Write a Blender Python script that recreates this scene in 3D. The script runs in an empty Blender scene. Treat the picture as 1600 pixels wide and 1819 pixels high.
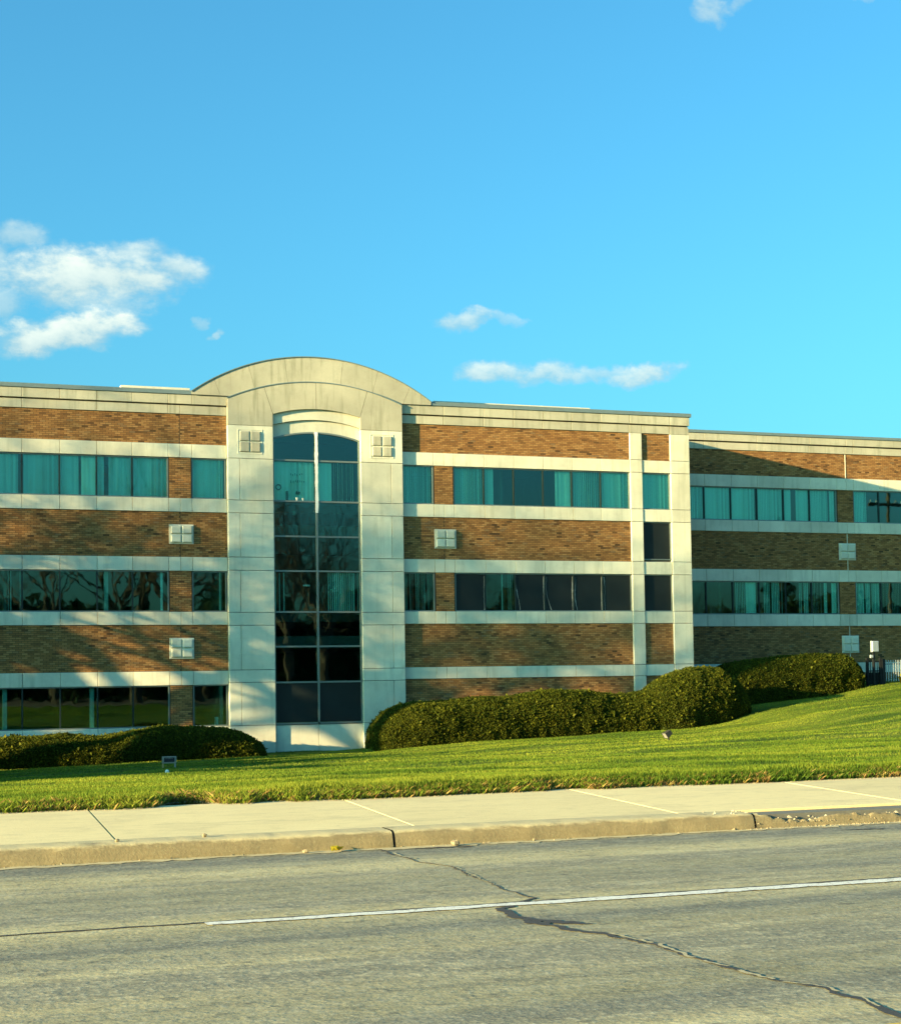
import bpy, math, random
import numpy as np
from mathutils import Matrix, Vector, Quaternion

random.seed(11)
rng = np.random.default_rng(11)
S = bpy.context.scene
COL = S.collection

# ------------------------------------------------------------------ camera
cam_data = bpy.data.cameras.new("camera")
cam = bpy.data.objects.new("camera", cam_data)
COL.objects.link(cam)
S.camera = cam
RIGHT = Vector((0.94200651, -0.33525444, -0.01510629))
DOWN = Vector((0.00179309, 0.05004092, -0.99874556))
FWD = Vector((0.33558982, 0.94079773, 0.04774002))
UPV = -DOWN
BCK = -FWD
cam.matrix_world = Matrix(((RIGHT.x, UPV.x, BCK.x, 0.0),
                           (RIGHT.y, UPV.y, BCK.y, 0.0),
                           (RIGHT.z, UPV.z, BCK.z, 1.5),
                           (0, 0, 0, 1)))
cam_data.sensor_fit = 'HORIZONTAL'
cam_data.sensor_width = 36.0
cam_data.lens = 36.0 * 2850.0 / 1600.0
cam_data.shift_y = 164.3 / 1600.0
cam_data.clip_start = 0.1
cam_data.clip_end = 6000.0

# ------------------------------------------------------------------ sun + exposure
SUN_AZ = math.radians(75.0)          # measured from the facade normal, towards the left
SUN_EL = math.radians(9.5)
TRAVEL = Vector((math.sin(SUN_AZ) * math.cos(SUN_EL), math.cos(SUN_AZ) * math.cos(SUN_EL), -math.sin(SUN_EL)))
sun_data = bpy.data.lights.new("sun", 'SUN')
sun_data.energy = 5.0
sun_data.angle = math.radians(0.53)
sun_data.color = (1.0, 0.74, 0.34)
sun = bpy.data.objects.new("sun", sun_data)
sun.rotation_mode = 'QUATERNION'
sun.rotation_quaternion = TRAVEL.to_track_quat('-Z', 'Y')
sun.location = (-40, -10, 30)
COL.objects.link(sun)

S.view_settings.view_transform = 'Standard'
S.view_settings.look = 'None'
S.view_settings.gamma = 1.0
S.view_settings.use_curve_mapping = False
S.view_settings.exposure = 2.0
S.cycles.use_denoising = True
S.cycles.max_bounces = 8
S.cycles.transparent_max_bounces = 16
S.cycles.sample_clamp_indirect = 6.0

# ------------------------------------------------------------------ node helpers
def nd(nt, typ, **kw):
    n = nt.nodes.new(typ)
    for k, v in kw.items():
        if k == 'inp':
            for i, val in v.items():
                n.inputs[i].default_value = val
        else:
            setattr(n, k, v)
    return n


def lk(nt, a, b):
    nt.links.new(a, b)


def math_(nt, op, a, b=None, c=None, clamp=False):
    n = nt.nodes.new('ShaderNodeMath')
    n.operation = op
    n.use_clamp = clamp
    for i, v in enumerate((a, b, c)):
        if v is None:
            continue
        if isinstance(v, (int, float)):
            n.inputs[i].default_value = v
        else:
            nt.links.new(v, n.inputs[i])
    return n.outputs[0]


def mixc(nt, fac, a, b, blend='MIX'):
    n = nt.nodes.new('ShaderNodeMix')
    n.data_type = 'RGBA'
    n.blend_type = blend
    n.clamp_factor = True
    if isinstance(fac, (int, float)):
        n.inputs[0].default_value = fac
    else:
        nt.links.new(fac, n.inputs[0])
    for i, v in ((6, a), (7, b)):
        if isinstance(v, tuple):
            n.inputs[i].default_value = v if len(v) == 4 else (*v, 1)
        else:
            nt.links.new(v, n.inputs[i])
    return n.outputs[2]


def noise(nt, vec, scale, detail=3.0, rough=0.55, dist=0.0):
    n = nt.nodes.new('ShaderNodeTexNoise')
    n.inputs['Scale'].default_value = scale
    n.inputs['Detail'].default_value = detail
    n.inputs['Roughness'].default_value = rough
    n.inputs['Distortion'].default_value = dist
    if vec is not None:
        nt.links.new(vec, n.inputs['Vector'])
    return n


def ramp(nt, fac, *stops):
    n = nt.nodes.new('ShaderNodeValToRGB')
    cr = n.color_ramp
    while len(cr.elements) < len(stops):
        cr.elements.new(0.5)
    for e, (p, c) in zip(cr.elements, stops):
        e.position = p
        e.color = c if len(c) == 4 else (*c, 1)
    nt.links.new(fac, n.inputs[0])
    return n.outputs[0]


def mrange(nt, v, a, b, c=0.0, d=1.0, smooth=False):
    n = nt.nodes.new('ShaderNodeMapRange')
    n.interpolation_type = 'SMOOTHSTEP' if smooth else 'LINEAR'
    nt.links.new(v, n.inputs[0])
    for i, x in enumerate((a, b, c, d)):
        n.inputs[i + 1].default_value = x
    return n.outputs[0]


def vscale(nt, vec, s):
    n = nt.nodes.new('ShaderNodeMapping')
    n.inputs['Scale'].default_value = s
    nt.links.new(vec, n.inputs['Vector'])
    return n.outputs[0]


# ------------------------------------------------------------------ world: sky and clouds
W = bpy.data.worlds.new("World")
S.world = W
W.use_nodes = True
wt = W.node_tree
wt.nodes.clear()
w_out = nd(wt, 'ShaderNodeOutputWorld')
w_bg = nd(wt, 'ShaderNodeBackground')
w_bg.inputs['Strength'].default_value = 0.073
lk(wt, w_bg.outputs[0], w_out.inputs[0])
sky = nd(wt, 'ShaderNodeTexSky', sky_type='NISHITA', sun_disc=False)
sky.sun_elevation = SUN_EL
sky.sun_rotation = math.atan2(-TRAVEL.x, -TRAVEL.y)
sky.air_density = 1.0
sky.dust_density = 3.0
sky.ozone_density = 2.0
SKY_GAIN = (0.40, 1.12, 1.30)
sky_c = mixc(wt, 1.0, sky.outputs[0], SKY_GAIN, 'MULTIPLY')
tc = nd(wt, 'ShaderNodeTexCoord')
sep = nd(wt, 'ShaderNodeSeparateXYZ')
lk(wt, tc.outputs['Generated'], sep.inputs[0])
dy = math_(wt, 'MAXIMUM', sep.outputs[1], 0.05)
u_raw = math_(wt, 'DIVIDE', sep.outputs[0], dy)
v_raw = math_(wt, 'DIVIDE', sep.outputs[2], dy)
uv = nd(wt, 'ShaderNodeCombineXYZ')
lk(wt, u_raw, uv.inputs[0])
lk(wt, v_raw, uv.inputs[1])
# billowing distortion of the cloud outlines
wn = noise(wt, uv.outputs[0], 26.0, 5.0, 0.6)
wn2 = noise(wt, vscale(wt, uv.outputs[0], (38.0, 62.0, 1.0)), 1.0, 6.0, 0.62)
wsep = nd(wt, 'ShaderNodeSeparateColor')
lk(wt, wn.outputs['Color'], wsep.inputs[0])
u = math_(wt, 'ADD', u_raw, math_(wt, 'MULTIPLY', math_(wt, 'SUBTRACT', wsep.outputs[0], 0.5), 0.045))
v = math_(wt, 'ADD', v_raw, math_(wt, 'MULTIPLY', math_(wt, 'SUBTRACT', wsep.outputs[1], 0.5), 0.026))
billow = math_(wt, 'SUBTRACT', wn2.outputs[0], 0.5)
#        u0      v0      ru     rv    tilt  strength
CLOUDS = [
    (0.1220, 0.2545, 0.060, 0.0205, 0.05, 1.10),
    (0.1470, 0.2660, 0.022, 0.0125, 0.10, 0.80),
    (0.1740, 0.2600, 0.022, 0.0095, 0.10, 0.85),
    (0.0760, 0.2760, 0.024, 0.0090, 0.10, 0.60),
    (0.0640, 0.2580, 0.016, 0.0200, 0.00, 0.62),
    (0.0680, 0.2330, 0.020, 0.0110, 0.25, 0.55),
    (0.1080, 0.2195, 0.048, 0.0125, 0.16, 1.15),
    (0.0850, 0.2140, 0.020, 0.0085, 0.10, 0.85),
    (0.1320, 0.2380, 0.028, 0.0100, 0.00, 0.60),
    (0.2050, 0.2220, 0.006, 0.0028, 0.20, 0.55),
    (0.1920, 0.2285, 0.004, 0.0042, 0.00, 0.40),
    (0.3720, 0.2425, 0.027, 0.0060, 0.10, 0.75),
    (0.4040, 0.2440, 0.012, 0.0040, 0.00, 0.40),
    (0.3930, 0.2075, 0.024, 0.0080, 0.00, 0.85),
    (0.4280, 0.2070, 0.036, 0.0074, 0.10, 0.80),
    (0.4640, 0.2085, 0.030, 0.0050, 0.05, 0.60),
    (0.5020, 0.2110, 0.034, 0.0068, 0.16, 0.88),
    (0.5640, 0.4790, 0.014, 0.0110, 0.30, 0.62),
    (0.5860, 0.4910, 0.012, 0.0080, 0.60, 0.45),
    (0.7000, 0.5060, 0.024, 0.0030, 0.20, 0.30),
    (-0.060, 0.2700, 0.080, 0.0200, 0.10, 0.90),
    (-0.200, 0.2300, 0.090, 0.0160, 0.10, 0.80),
    (-0.420, 0.3100, 0.120, 0.0260, 0.10, 0.80),
    (0.9200, 0.2300, 0.080, 0.0140, 0.10, 0.80),
    (1.2000, 0.3000, 0.120, 0.0240, 0.10, 0.80),
]
total = None
lit = None
for (cu, cv, ru, rv, tl, st) in CLOUDS:
    du = math_(wt, 'SUBTRACT', u, cu)
    dv = math_(wt, 'SUBTRACT', math_(wt, 'SUBTRACT', v, cv), math_(wt, 'MULTIPLY', du, tl))
    a = math_(wt, 'DIVIDE', du, ru)
    b = math_(wt, 'DIVIDE', dv, rv)
    r2 = math_(wt, 'ADD', math_(wt, 'MULTIPLY', a, a), math_(wt, 'MULTIPLY', b, b))
    m = math_(wt, 'SUBTRACT', 1.55, r2)
    m = math_(wt, 'ADD', m, math_(wt, 'MULTIPLY', billow, 2.7))
    m = mrange(wt, m, 0.0, 1.7, 0.0, st, smooth=True)
    l = math_(wt, 'MULTIPLY', m, mrange(wt, b, -0.9, 0.9, 0.15, 1.0))
    total = m if total is None else math_(wt, 'MAXIMUM', total, m)
    lit = l if lit is None else math_(wt, 'MAXIMUM', lit, l)
front = mrange(wt, sep.outputs[1], 0.05, 0.25)
dens = math_(wt, 'MULTIPLY', math_(wt, 'MINIMUM', total, 1.0), front)
lum = math_(wt, 'ADD', lit, math_(wt, 'MULTIPLY', billow, 0.9))
CL_DARK = (1.6, 2.4, 2.6)
CL_LIT = (3.4, 3.75, 3.35)
cl_col = mixc(wt, mrange(wt, lum, 0.1, 0.95), CL_DARK, CL_LIT)
sky_final = mixc(wt, math_(wt, 'MULTIPLY', dens, 0.93), sky_c, cl_col)
lk(wt, sky_final, w_bg.inputs['Color'])

# ------------------------------------------------------------------ materials
MATS = {}


def new_mat(name):
    m = bpy.data.materials.new(name)
    m.use_nodes = True
    nt = m.node_tree
    nt.nodes.clear()
    out = nd(nt, 'ShaderNodeOutputMaterial')
    MATS[name] = m
    return m, nt, out


def principled(nt, out, col, rough=0.8, bump=None, bstr=0.3, bdist=0.01, metallic=0.0, spec=0.3):
    b = nd(nt, 'ShaderNodeBsdfPrincipled')
    if isinstance(col, tuple):
        b.inputs['Base Color'].default_value = (*col[:3], 1)
    else:
        lk(nt, col, b.inputs['Base Color'])
    if isinstance(rough, (int, float)):
        b.inputs['Roughness'].default_value = rough
    else:
        lk(nt, rough, b.inputs['Roughness'])
    b.inputs['Metallic'].default_value = metallic
    b.inputs['Specular IOR Level'].default_value = spec
    if bump is not None:
        bn = nd(nt, 'ShaderNodeBump')
        bn.inputs['Strength'].default_value = bstr
        bn.inputs['Distance'].default_value = bdist
        lk(nt, bump, bn.inputs['Height'])
        lk(nt, bn.outputs[0], b.inputs['Normal'])
    lk(nt, b.outputs[0], out.inputs[0])
    return b


def geo_pos(nt):
    return nd(nt, 'ShaderNodeNewGeometry').outputs['Position']


def simple(name, col, rough=0.7, metallic=0.0, var=0.12, scale=8.0, spec=0.3, bstr=0.15):
    m, nt, out = new_mat(name)
    p = geo_pos(nt)
    n = noise(nt, p, scale, 4.0)
    c2 = tuple(max(0.0, c * (1 - 2 * var)) for c in col)
    c3 = tuple(min(1.0, c * (1 + var)) for c in col)
    c = mixc(nt, n.outputs[0], c2, c3)
    principled(nt, out, c, rough, n.outputs[0], bstr, 0.005, metallic, spec)
    return m


def concrete(name, base, stain=0.5, warm=(0.0, 0.0, 0.0)):
    m, nt, out = new_mat(name)
    p = geo_pos(nt)
    oi = nd(nt, 'ShaderNodeObjectInfo')
    big = noise(nt, p, 0.55, 4.0, 0.6)
    fine = noise(nt, p, 30.0, 4.0, 0.6)
    streak = noise(nt, vscale(nt, p, (3.2, 1.0, 0.28)), 1.6, 5.0, 0.6)
    c = mixc(nt, mrange(nt, big.outputs[0], 0.3, 0.7), tuple(x * 0.78 for x in base), tuple(min(1, x * 1.1) for x in base))
    mot = noise(nt, p, 2.6, 6.0, 0.7)
    c = mixc(nt, mrange(nt, mot.outputs[0], 0.52, 0.72, 0.0, 0.35), c, tuple(x * 0.62 for x in base))
    dark = (base[0] * 0.42, base[1] * 0.46, base[2] * 0.40)
    sm = mrange(nt, streak.outputs[0], 0.52, 0.80, 0.0, stain)
    c = mixc(nt, sm, c, dark)
    c = mixc(nt, mrange(nt, fine.outputs[0], 0.45, 0.75, 0.0, 0.22), c, tuple(x * 0.6 for x in base))
    tint = mrange(nt, oi.outputs['Random'], 0.0, 1.0, 0.90, 1.05)
    tn = nd(nt, 'ShaderNodeCombineColor')
    for i in range(3):
        lk(nt, tint, tn.inputs[i])
    c = mixc(nt, 1.0, c, tn.outputs[0], 'MULTIPLY')
    principled(nt, out, c, 0.85, fine.outputs[0], 0.25, 0.006)
    return m


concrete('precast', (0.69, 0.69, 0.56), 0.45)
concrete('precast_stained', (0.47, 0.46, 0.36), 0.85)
simple('joint', (0.16, 0.16, 0.14), 0.9)
simple('coping_metal', (0.20, 0.27, 0.28), 0.45, 0.3)
simple('roofing_light', (0.62, 0.60, 0.50), 0.8)
simple('frame_metal', (0.20, 0.25, 0.24), 0.4, 0.4, 0.08)
simple('mullion_dark', (0.02, 0.035, 0.035), 0.4, 0.2, 0.08)
m, nt, out = new_mat('blind_cloth')
g0 = nd(nt, 'ShaderNodeNewGeometry')
bc = ramp(nt, g0.outputs['Random Per Island'], (0.0, (0.58, 0.60, 0.54)), (0.5, (0.84, 0.86, 0.79)), (1.0, (0.92, 0.93, 0.87)))
principled(nt, out, bc, 0.9)
simple('dark_film', (0.011, 0.017, 0.018), 0.5, 0.0, 0.3, 1.2)
simple('room_wall', (0.20, 0.20, 0.17), 0.9, 0.0, 0.15, 0.8)
simple('room_floor', (0.07, 0.065, 0.06), 0.95)
simple('column_paint', (0.50, 0.52, 0.46), 0.8)
simple('torn_film', (0.42, 0.42, 0.38), 0.7, 0.0, 0.2, 12)
simple('glint_strip', (0.88, 0.88, 0.84), 0.6, 0.0, 0.05, 20)
simple('white_paint', (0.80, 0.80, 0.78), 0.5, 0.0, 0.05)
simple('grey_paint', (0.30, 0.30, 0.29), 0.5)
simple('iron', (0.018, 0.022, 0.024), 0.5, 0.3)
simple('wood_post', (0.42, 0.30, 0.14), 0.8)
simple('dark_print', (0.03, 0.025, 0.03), 0.6)
simple('timber_pole', (0.10, 0.075, 0.05), 0.9)
simple('box_steel', (0.33, 0.39, 0.43), 0.45, 0.2)
simple('stone_chip', (0.27, 0.225, 0.14), 0.9, 0.0, 0.2, 30)
simple('lamp_metal', (0.05, 0.048, 0.042), 0.5, 0.3)
simple('sign_frame', (0.30, 0.26, 0.23), 0.7)
simple('gutter_dirt', (0.55, 0.475, 0.28), 0.95, 0.0, 0.25, 9)
simple('rubble', (0.40, 0.36, 0.26), 0.95, 0.0, 0.15, 30)
simple('lamp_glass', (0.25, 0.25, 0.24), 0.2)
simple('paper', (0.06, 0.12, 0.11), 0.8)
simple('cup_white', (0.65, 0.68, 0.62), 0.6)

# bricks
m, nt, out = new_mat('brick')
gi = nd(nt, 'ShaderNodeNewGeometry')
oi = nd(nt, 'ShaderNodeObjectInfo')
r1 = math_(nt, 'FRACT', math_(nt, 'ADD', gi.outputs['Random Per Island'], math_(nt, 'MULTIPLY', oi.outputs['Random'], 7.31)))
patch = noise(nt, gi.outputs['Position'], 0.9, 3.0)
grain = noise(nt, gi.outputs['Position'], 60.0, 3.0)
c = ramp(nt, r1, (0.0, (0.050, 0.030, 0.017)), (0.05, (0.175, 0.085, 0.032)), (0.35, (0.270, 0.132, 0.047)),
         (0.65, (0.325, 0.165, 0.059)), (0.92, (0.39, 0.22, 0.086)), (1.0, (0.20, 0.13, 0.07)))
c = mixc(nt, mrange(nt, patch.outputs[0], 0.35, 0.7, 0.0, 0.25), c, (0.14, 0.080, 0.034))
c = mixc(nt, mrange(nt, grain.outputs[0], 0.3, 0.7, 0.0, 0.15), c, (0.32, 0.18, 0.08))
principled(nt, out, c, 0.9, grain.outputs[0], 0.4, 0.004, spec=0.15)
simple('mortar', (0.085, 0.058, 0.032), 0.95, 0, 0.2, 6.0)
simple('side_brick', (0.22, 0.12, 0.06), 0.95, 0, 0.2, 6.0)

# tinted reflective glass
def glass(name, tint, refl):
    m, nt, out = new_mat(name)
    p = geo_pos(nt)
    fr = nd(nt, 'ShaderNodeFresnel')
    fr.inputs[0].default_value = 1.5
    fac = math_(nt, 'ADD', math_(nt, 'MULTIPLY', fr.outputs[0], 0.8), refl, clamp=True)
    tr = nd(nt, 'ShaderNodeBsdfTransparent')
    tr.inputs[0].default_value = (*tint, 1)
    gl = nd(nt, 'ShaderNodeBsdfGlossy')
    gl.inputs['Color'].default_value = (0.80, 0.95, 0.92, 1)
    gl.inputs['Roughness'].default_value = 0.015
    wob = noise(nt, p, 1.1, 2.0)
    bn = nd(nt, 'ShaderNodeBump')
    bn.inputs['Strength'].default_value = 0.035
    bn.inputs['Distance'].default_value = 0.05
    lk(nt, wob.outputs[0], bn.inputs['Height'])
    lk(nt, bn.outputs[0], gl.inputs['Normal'])
    mx = nd(nt, 'ShaderNodeMixShader')
    lk(nt, fac, mx.inputs[0])
    lk(nt, tr.outputs[0], mx.inputs[1])
    lk(nt, gl.outputs[0], mx.inputs[2])
    lk(nt, mx.outputs[0], out.inputs[0])
    return m


glass('glass', (0.66, 0.98, 0.94), 0.038)

# foliage
def foliage(name, dark, mid, light, trans=0.35, bands=False):
    m, nt, out = new_mat(name)
    g = nd(nt, 'ShaderNodeNewGeometry')
    n = noise(nt, g.outputs['Position'], 1.3, 3.0)
    f = math_(nt, 'ADD', math_(nt, 'MULTIPLY', g.outputs['Random Per Island'], 0.7), math_(nt, 'MULTIPLY', n.outputs[0], 0.45))
    if bands:
        b1 = noise(nt, vscale(nt, g.outputs['Position'], (0.12, 0.75, 0.5)), 1.0, 5.0, 0.65)
        f = math_(nt, 'ADD', math_(nt, 'MULTIPLY', f, 0.5), mrange(nt, b1.outputs[0], 0.36, 0.64, -0.05, 0.66))
    c = ramp(nt, f, (0.1, dark), (0.55, mid), (0.95, light))
    d = nd(nt, 'ShaderNodeBsdfPrincipled')
    d.inputs['Roughness'].default_value = 0.6
    d.inputs['Specular IOR Level'].default_value = 0.06
    lk(nt, c, d.inputs['Base Color'])
    t = nd(nt, 'ShaderNodeBsdfTranslucent')
    lk(nt, c, t.inputs[0])
    mx = nd(nt, 'ShaderNodeMixShader')
    mx.inputs[0].default_value = trans
    lk(nt, d.outputs[0], mx.inputs[1])
    lk(nt, t.outputs[0], mx.inputs[2])
    lk(nt, mx.outputs[0], out.inputs[0])
    return m


foliage('hedge_leaf', (0.024, 0.038, 0.005), (0.050, 0.066, 0.008), (0.120, 0.128, 0.012), 0.25)
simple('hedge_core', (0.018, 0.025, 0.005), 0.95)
foliage('golden_leaf', (0.10, 0.10, 0.012), (0.24, 0.21, 0.02), (0.45, 0.36, 0.03), 0.35)
foliage('grass_blade', (0.032, 0.078, 0.010), (0.108, 0.172, 0.018), (0.262, 0.295, 0.036), 0.40, True)
foliage('dry_blade', (0.10, 0.055, 0.02), (0.22, 0.14, 0.045), (0.36, 0.27, 0.09), 0.3)
foliage('conifer_leaf', (0.006, 0.014, 0.006), (0.018, 0.035, 0.012), (0.04, 0.06, 0.02), 0.2)
simple('bark', (0.085, 0.065, 0.048), 0.95, 0, 0.25, 12.0)
foliage('bud', (0.10, 0.09, 0.02), (0.14, 0.13, 0.03), (0.2, 0.18, 0.05), 0.3)

# lawn soil/grass sheet
m, nt, out = new_mat('lawn_sheet')
p = geo_pos(nt)
n1 = noise(nt, vscale(nt, p, (0.12, 0.75, 0.5)), 1.0, 5.0, 0.65)
n2 = noise(nt, p, 14.0, 3.0)
c = mixc(nt, mrange(nt, n1.outputs[0], 0.36, 0.64), (0.038, 0.078, 0.010), (0.180, 0.220, 0.024))
c = mixc(nt, mrange(nt, n2.outputs[0], 0.35, 0.7, 0.0, 0.5), c, (0.050, 0.085, 0.008))
principled(nt, out, c, 0.95, n2.outputs[0], 0.8, 0.05, spec=0.1)

m, nt, out = new_mat('soil')
p = geo_pos(nt)
n1 = noise(nt, p, 18.0, 5.0, 0.65)
c = ramp(nt, n1.outputs[0], (0.3, (0.045, 0.030, 0.016)), (0.6, (0.16, 0.105, 0.055)), (0.8, (0.30, 0.22, 0.12)))
principled(nt, out, c, 0.95, n1.outputs[0], 0.9, 0.03)

# asphalt
m, nt, out = new_mat('asphalt')
p = geo_pos(nt)
sx = nd(nt, 'ShaderNodeSeparateXYZ')
lk(nt, p, sx.inputs[0])
agg = noise(nt, p, 24.0, 2.0, 0.6)
agg2 = noise(nt, vscale(nt, p, (0.6, 1.0, 1.0)), 11.0, 3.0, 0.65)
agg3 = noise(nt, vscale(nt, p, (0.40, 1.0, 1.0)), 5.0, 6.0, 0.72)
blot = noise(nt, vscale(nt, p, (0.35, 1.0, 1.0)), 0.9, 5.0, 0.6)
lane = noise(nt, vscale(nt, p, (0.03, 1.15, 1.0)), 1.0, 3.0, 0.55)
c = mixc(nt, mrange(nt, blot.outputs[0], 0.3, 0.7), (0.300, 0.268, 0.155), (0.470, 0.418, 0.245))
c = mixc(nt, mrange(nt, lane.outputs[0], 0.44, 0.58, 0.0, 0.8), c, (0.185, 0.185, 0.148))
c = mixc(nt, mrange(nt, agg3.outputs[0], 0.50, 0.68, 0.0, 0.6), c, (0.50, 0.46, 0.30))
c = mixc(nt, mrange(nt, agg3.outputs[0], 0.32, 0.44, 0.7, 0.0), c, (0.13, 0.124, 0.095))
c = mixc(nt, mrange(nt, agg.outputs[0], 0.54, 0.66, 0.0, 0.42), c, (0.56, 0.53, 0.38))
c = mixc(nt, mrange(nt, agg2.outputs[0], 0.56, 0.68, 0.0, 0.62), c, (0.13, 0.128, 0.098))
wob = math_(nt, 'ADD', sx.outputs[1], math_(nt, 'MULTIPLY', math_(nt, 'SUBTRACT', blot.outputs[0], 0.5), 0.7))
trk = math_(nt, 'COSINE', math_(nt, 'MULTIPLY', math_(nt, 'SUBTRACT', wob, 13.5), 2.99))
trk = mrange(nt, math_(nt, 'ADD', trk, math_(nt, 'MULTIPLY', math_(nt, 'SUBTRACT', agg3.outputs[0], 0.5), 1.2)), -0.5, 0.9, 0.0, 0.85, smooth=True)
c = mixc(nt, trk, c, mixc(nt, 1.0, c, (0.70, 0.74, 0.82), 'MULTIPLY'))
h = math_(nt, 'ADD', math_(nt, 'MULTIPLY', agg.outputs[0], 0.5), agg2.outputs[0])
principled(nt, out, c, 0.9, h, 0.5, 0.015, spec=0.2)

simple('tar', (0.065, 0.062, 0.058), 0.75, 0, 0.3, 20.0)
simple('crack_lit_lip', (0.48, 0.42, 0.26), 0.95, 0, 0.25, 30.0)
for nm, cc in (('white_line', (0.72, 0.72, 0.66)), ('yellow_line', (0.62, 0.42, 0.05))):
    m, nt, out = new_mat(nm)
    p = geo_pos(nt)
    n1 = noise(nt, p, 24.0, 5.0, 0.7)
    c = mixc(nt, mrange(nt, n1.outputs[0], 0.52, 0.64, 0.0, 0.8), cc, (0.25, 0.24, 0.19))
    principled(nt, out, c, 0.8, n1.outputs[0], 0.3, 0.004)

m, nt, out = new_mat('sidewalk_concrete')
p = geo_pos(nt)
oi = nd(nt, 'ShaderNodeObjectInfo')
n1 = noise(nt, p, 0.9, 5.0, 0.6)
n2 = noise(nt, p, 45.0, 4.0, 0.65)
n3 = noise(nt, vscale(nt, p, (1.0, 2.0, 1.0)), 5.0, 5.0, 0.7)
c = mixc(nt, n1.outputs[0], (0.64, 0.53, 0.28), (0.75, 0.63, 0.34))
c = mixc(nt, mrange(nt, n3.outputs[0], 0.5, 0.75, 0.0, 0.55), c, (0.48, 0.41, 0.23))
n4 = noise(nt, vscale(nt, p, (0.7, 1.6, 1.0)), 1.7, 6.0, 0.7)
c = mixc(nt, mrange(nt, n4.outputs[0], 0.50, 0.66, 0.0, 0.45), c, (0.42, 0.36, 0.21))
n5 = noise(nt, p, 11.0, 2.0, 0.5)
c = mixc(nt, mrange(nt, n5.outputs[0], 0.73, 0.76, 0.0, 0.5), c, (0.22, 0.19, 0.12))
c = mixc(nt, mrange(nt, n2.outputs[0], 0.5, 0.75, 0.0, 0.4), c, (0.72, 0.66, 0.42))
tint = mrange(nt, oi.outputs['Random'], 0.0, 1.0, 0.93, 1.05)
tn = nd(nt, 'ShaderNodeCombineColor')
for i in range(3):
    lk(nt, tint, tn.inputs[i])
c = mixc(nt, 1.0, c, tn.outputs[0], 'MULTIPLY')
principled(nt, out, c, 0.9, n2.outputs[0], 0.4, 0.006)

m, nt, out = new_mat('kerb_concrete')
p = geo_pos(nt)
n1 = noise(nt, vscale(nt, p, (1.0, 1.0, 4.0)), 3.0, 6.0, 0.7)
n2 = noise(nt, p, 38.0, 5.0, 0.7)
c = mixc(nt, n1.outputs[0], (0.150, 0.120, 0.066), (0.285, 0.236, 0.134))
c = mixc(nt, mrange(nt, n2.outputs[0], 0.54, 0.72, 0.0, 0.45), c, (0.36, 0.31, 0.19))
c = mixc(nt, mrange(nt, n2.outputs[0], 0.25, 0.40, 0.5, 0.0), c, (0.12, 0.095, 0.055))
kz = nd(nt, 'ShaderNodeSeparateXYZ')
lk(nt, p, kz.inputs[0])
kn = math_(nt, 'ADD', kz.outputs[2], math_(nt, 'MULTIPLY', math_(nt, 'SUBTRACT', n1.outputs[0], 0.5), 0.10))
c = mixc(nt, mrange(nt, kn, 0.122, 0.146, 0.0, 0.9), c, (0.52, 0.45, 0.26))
principled(nt, out, c, 0.92, n2.outputs[0], 0.5, 0.010)


# ------------------------------------------------------------------ mesh helpers
def V3(o):
    return np.array(o, dtype=float)


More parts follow.
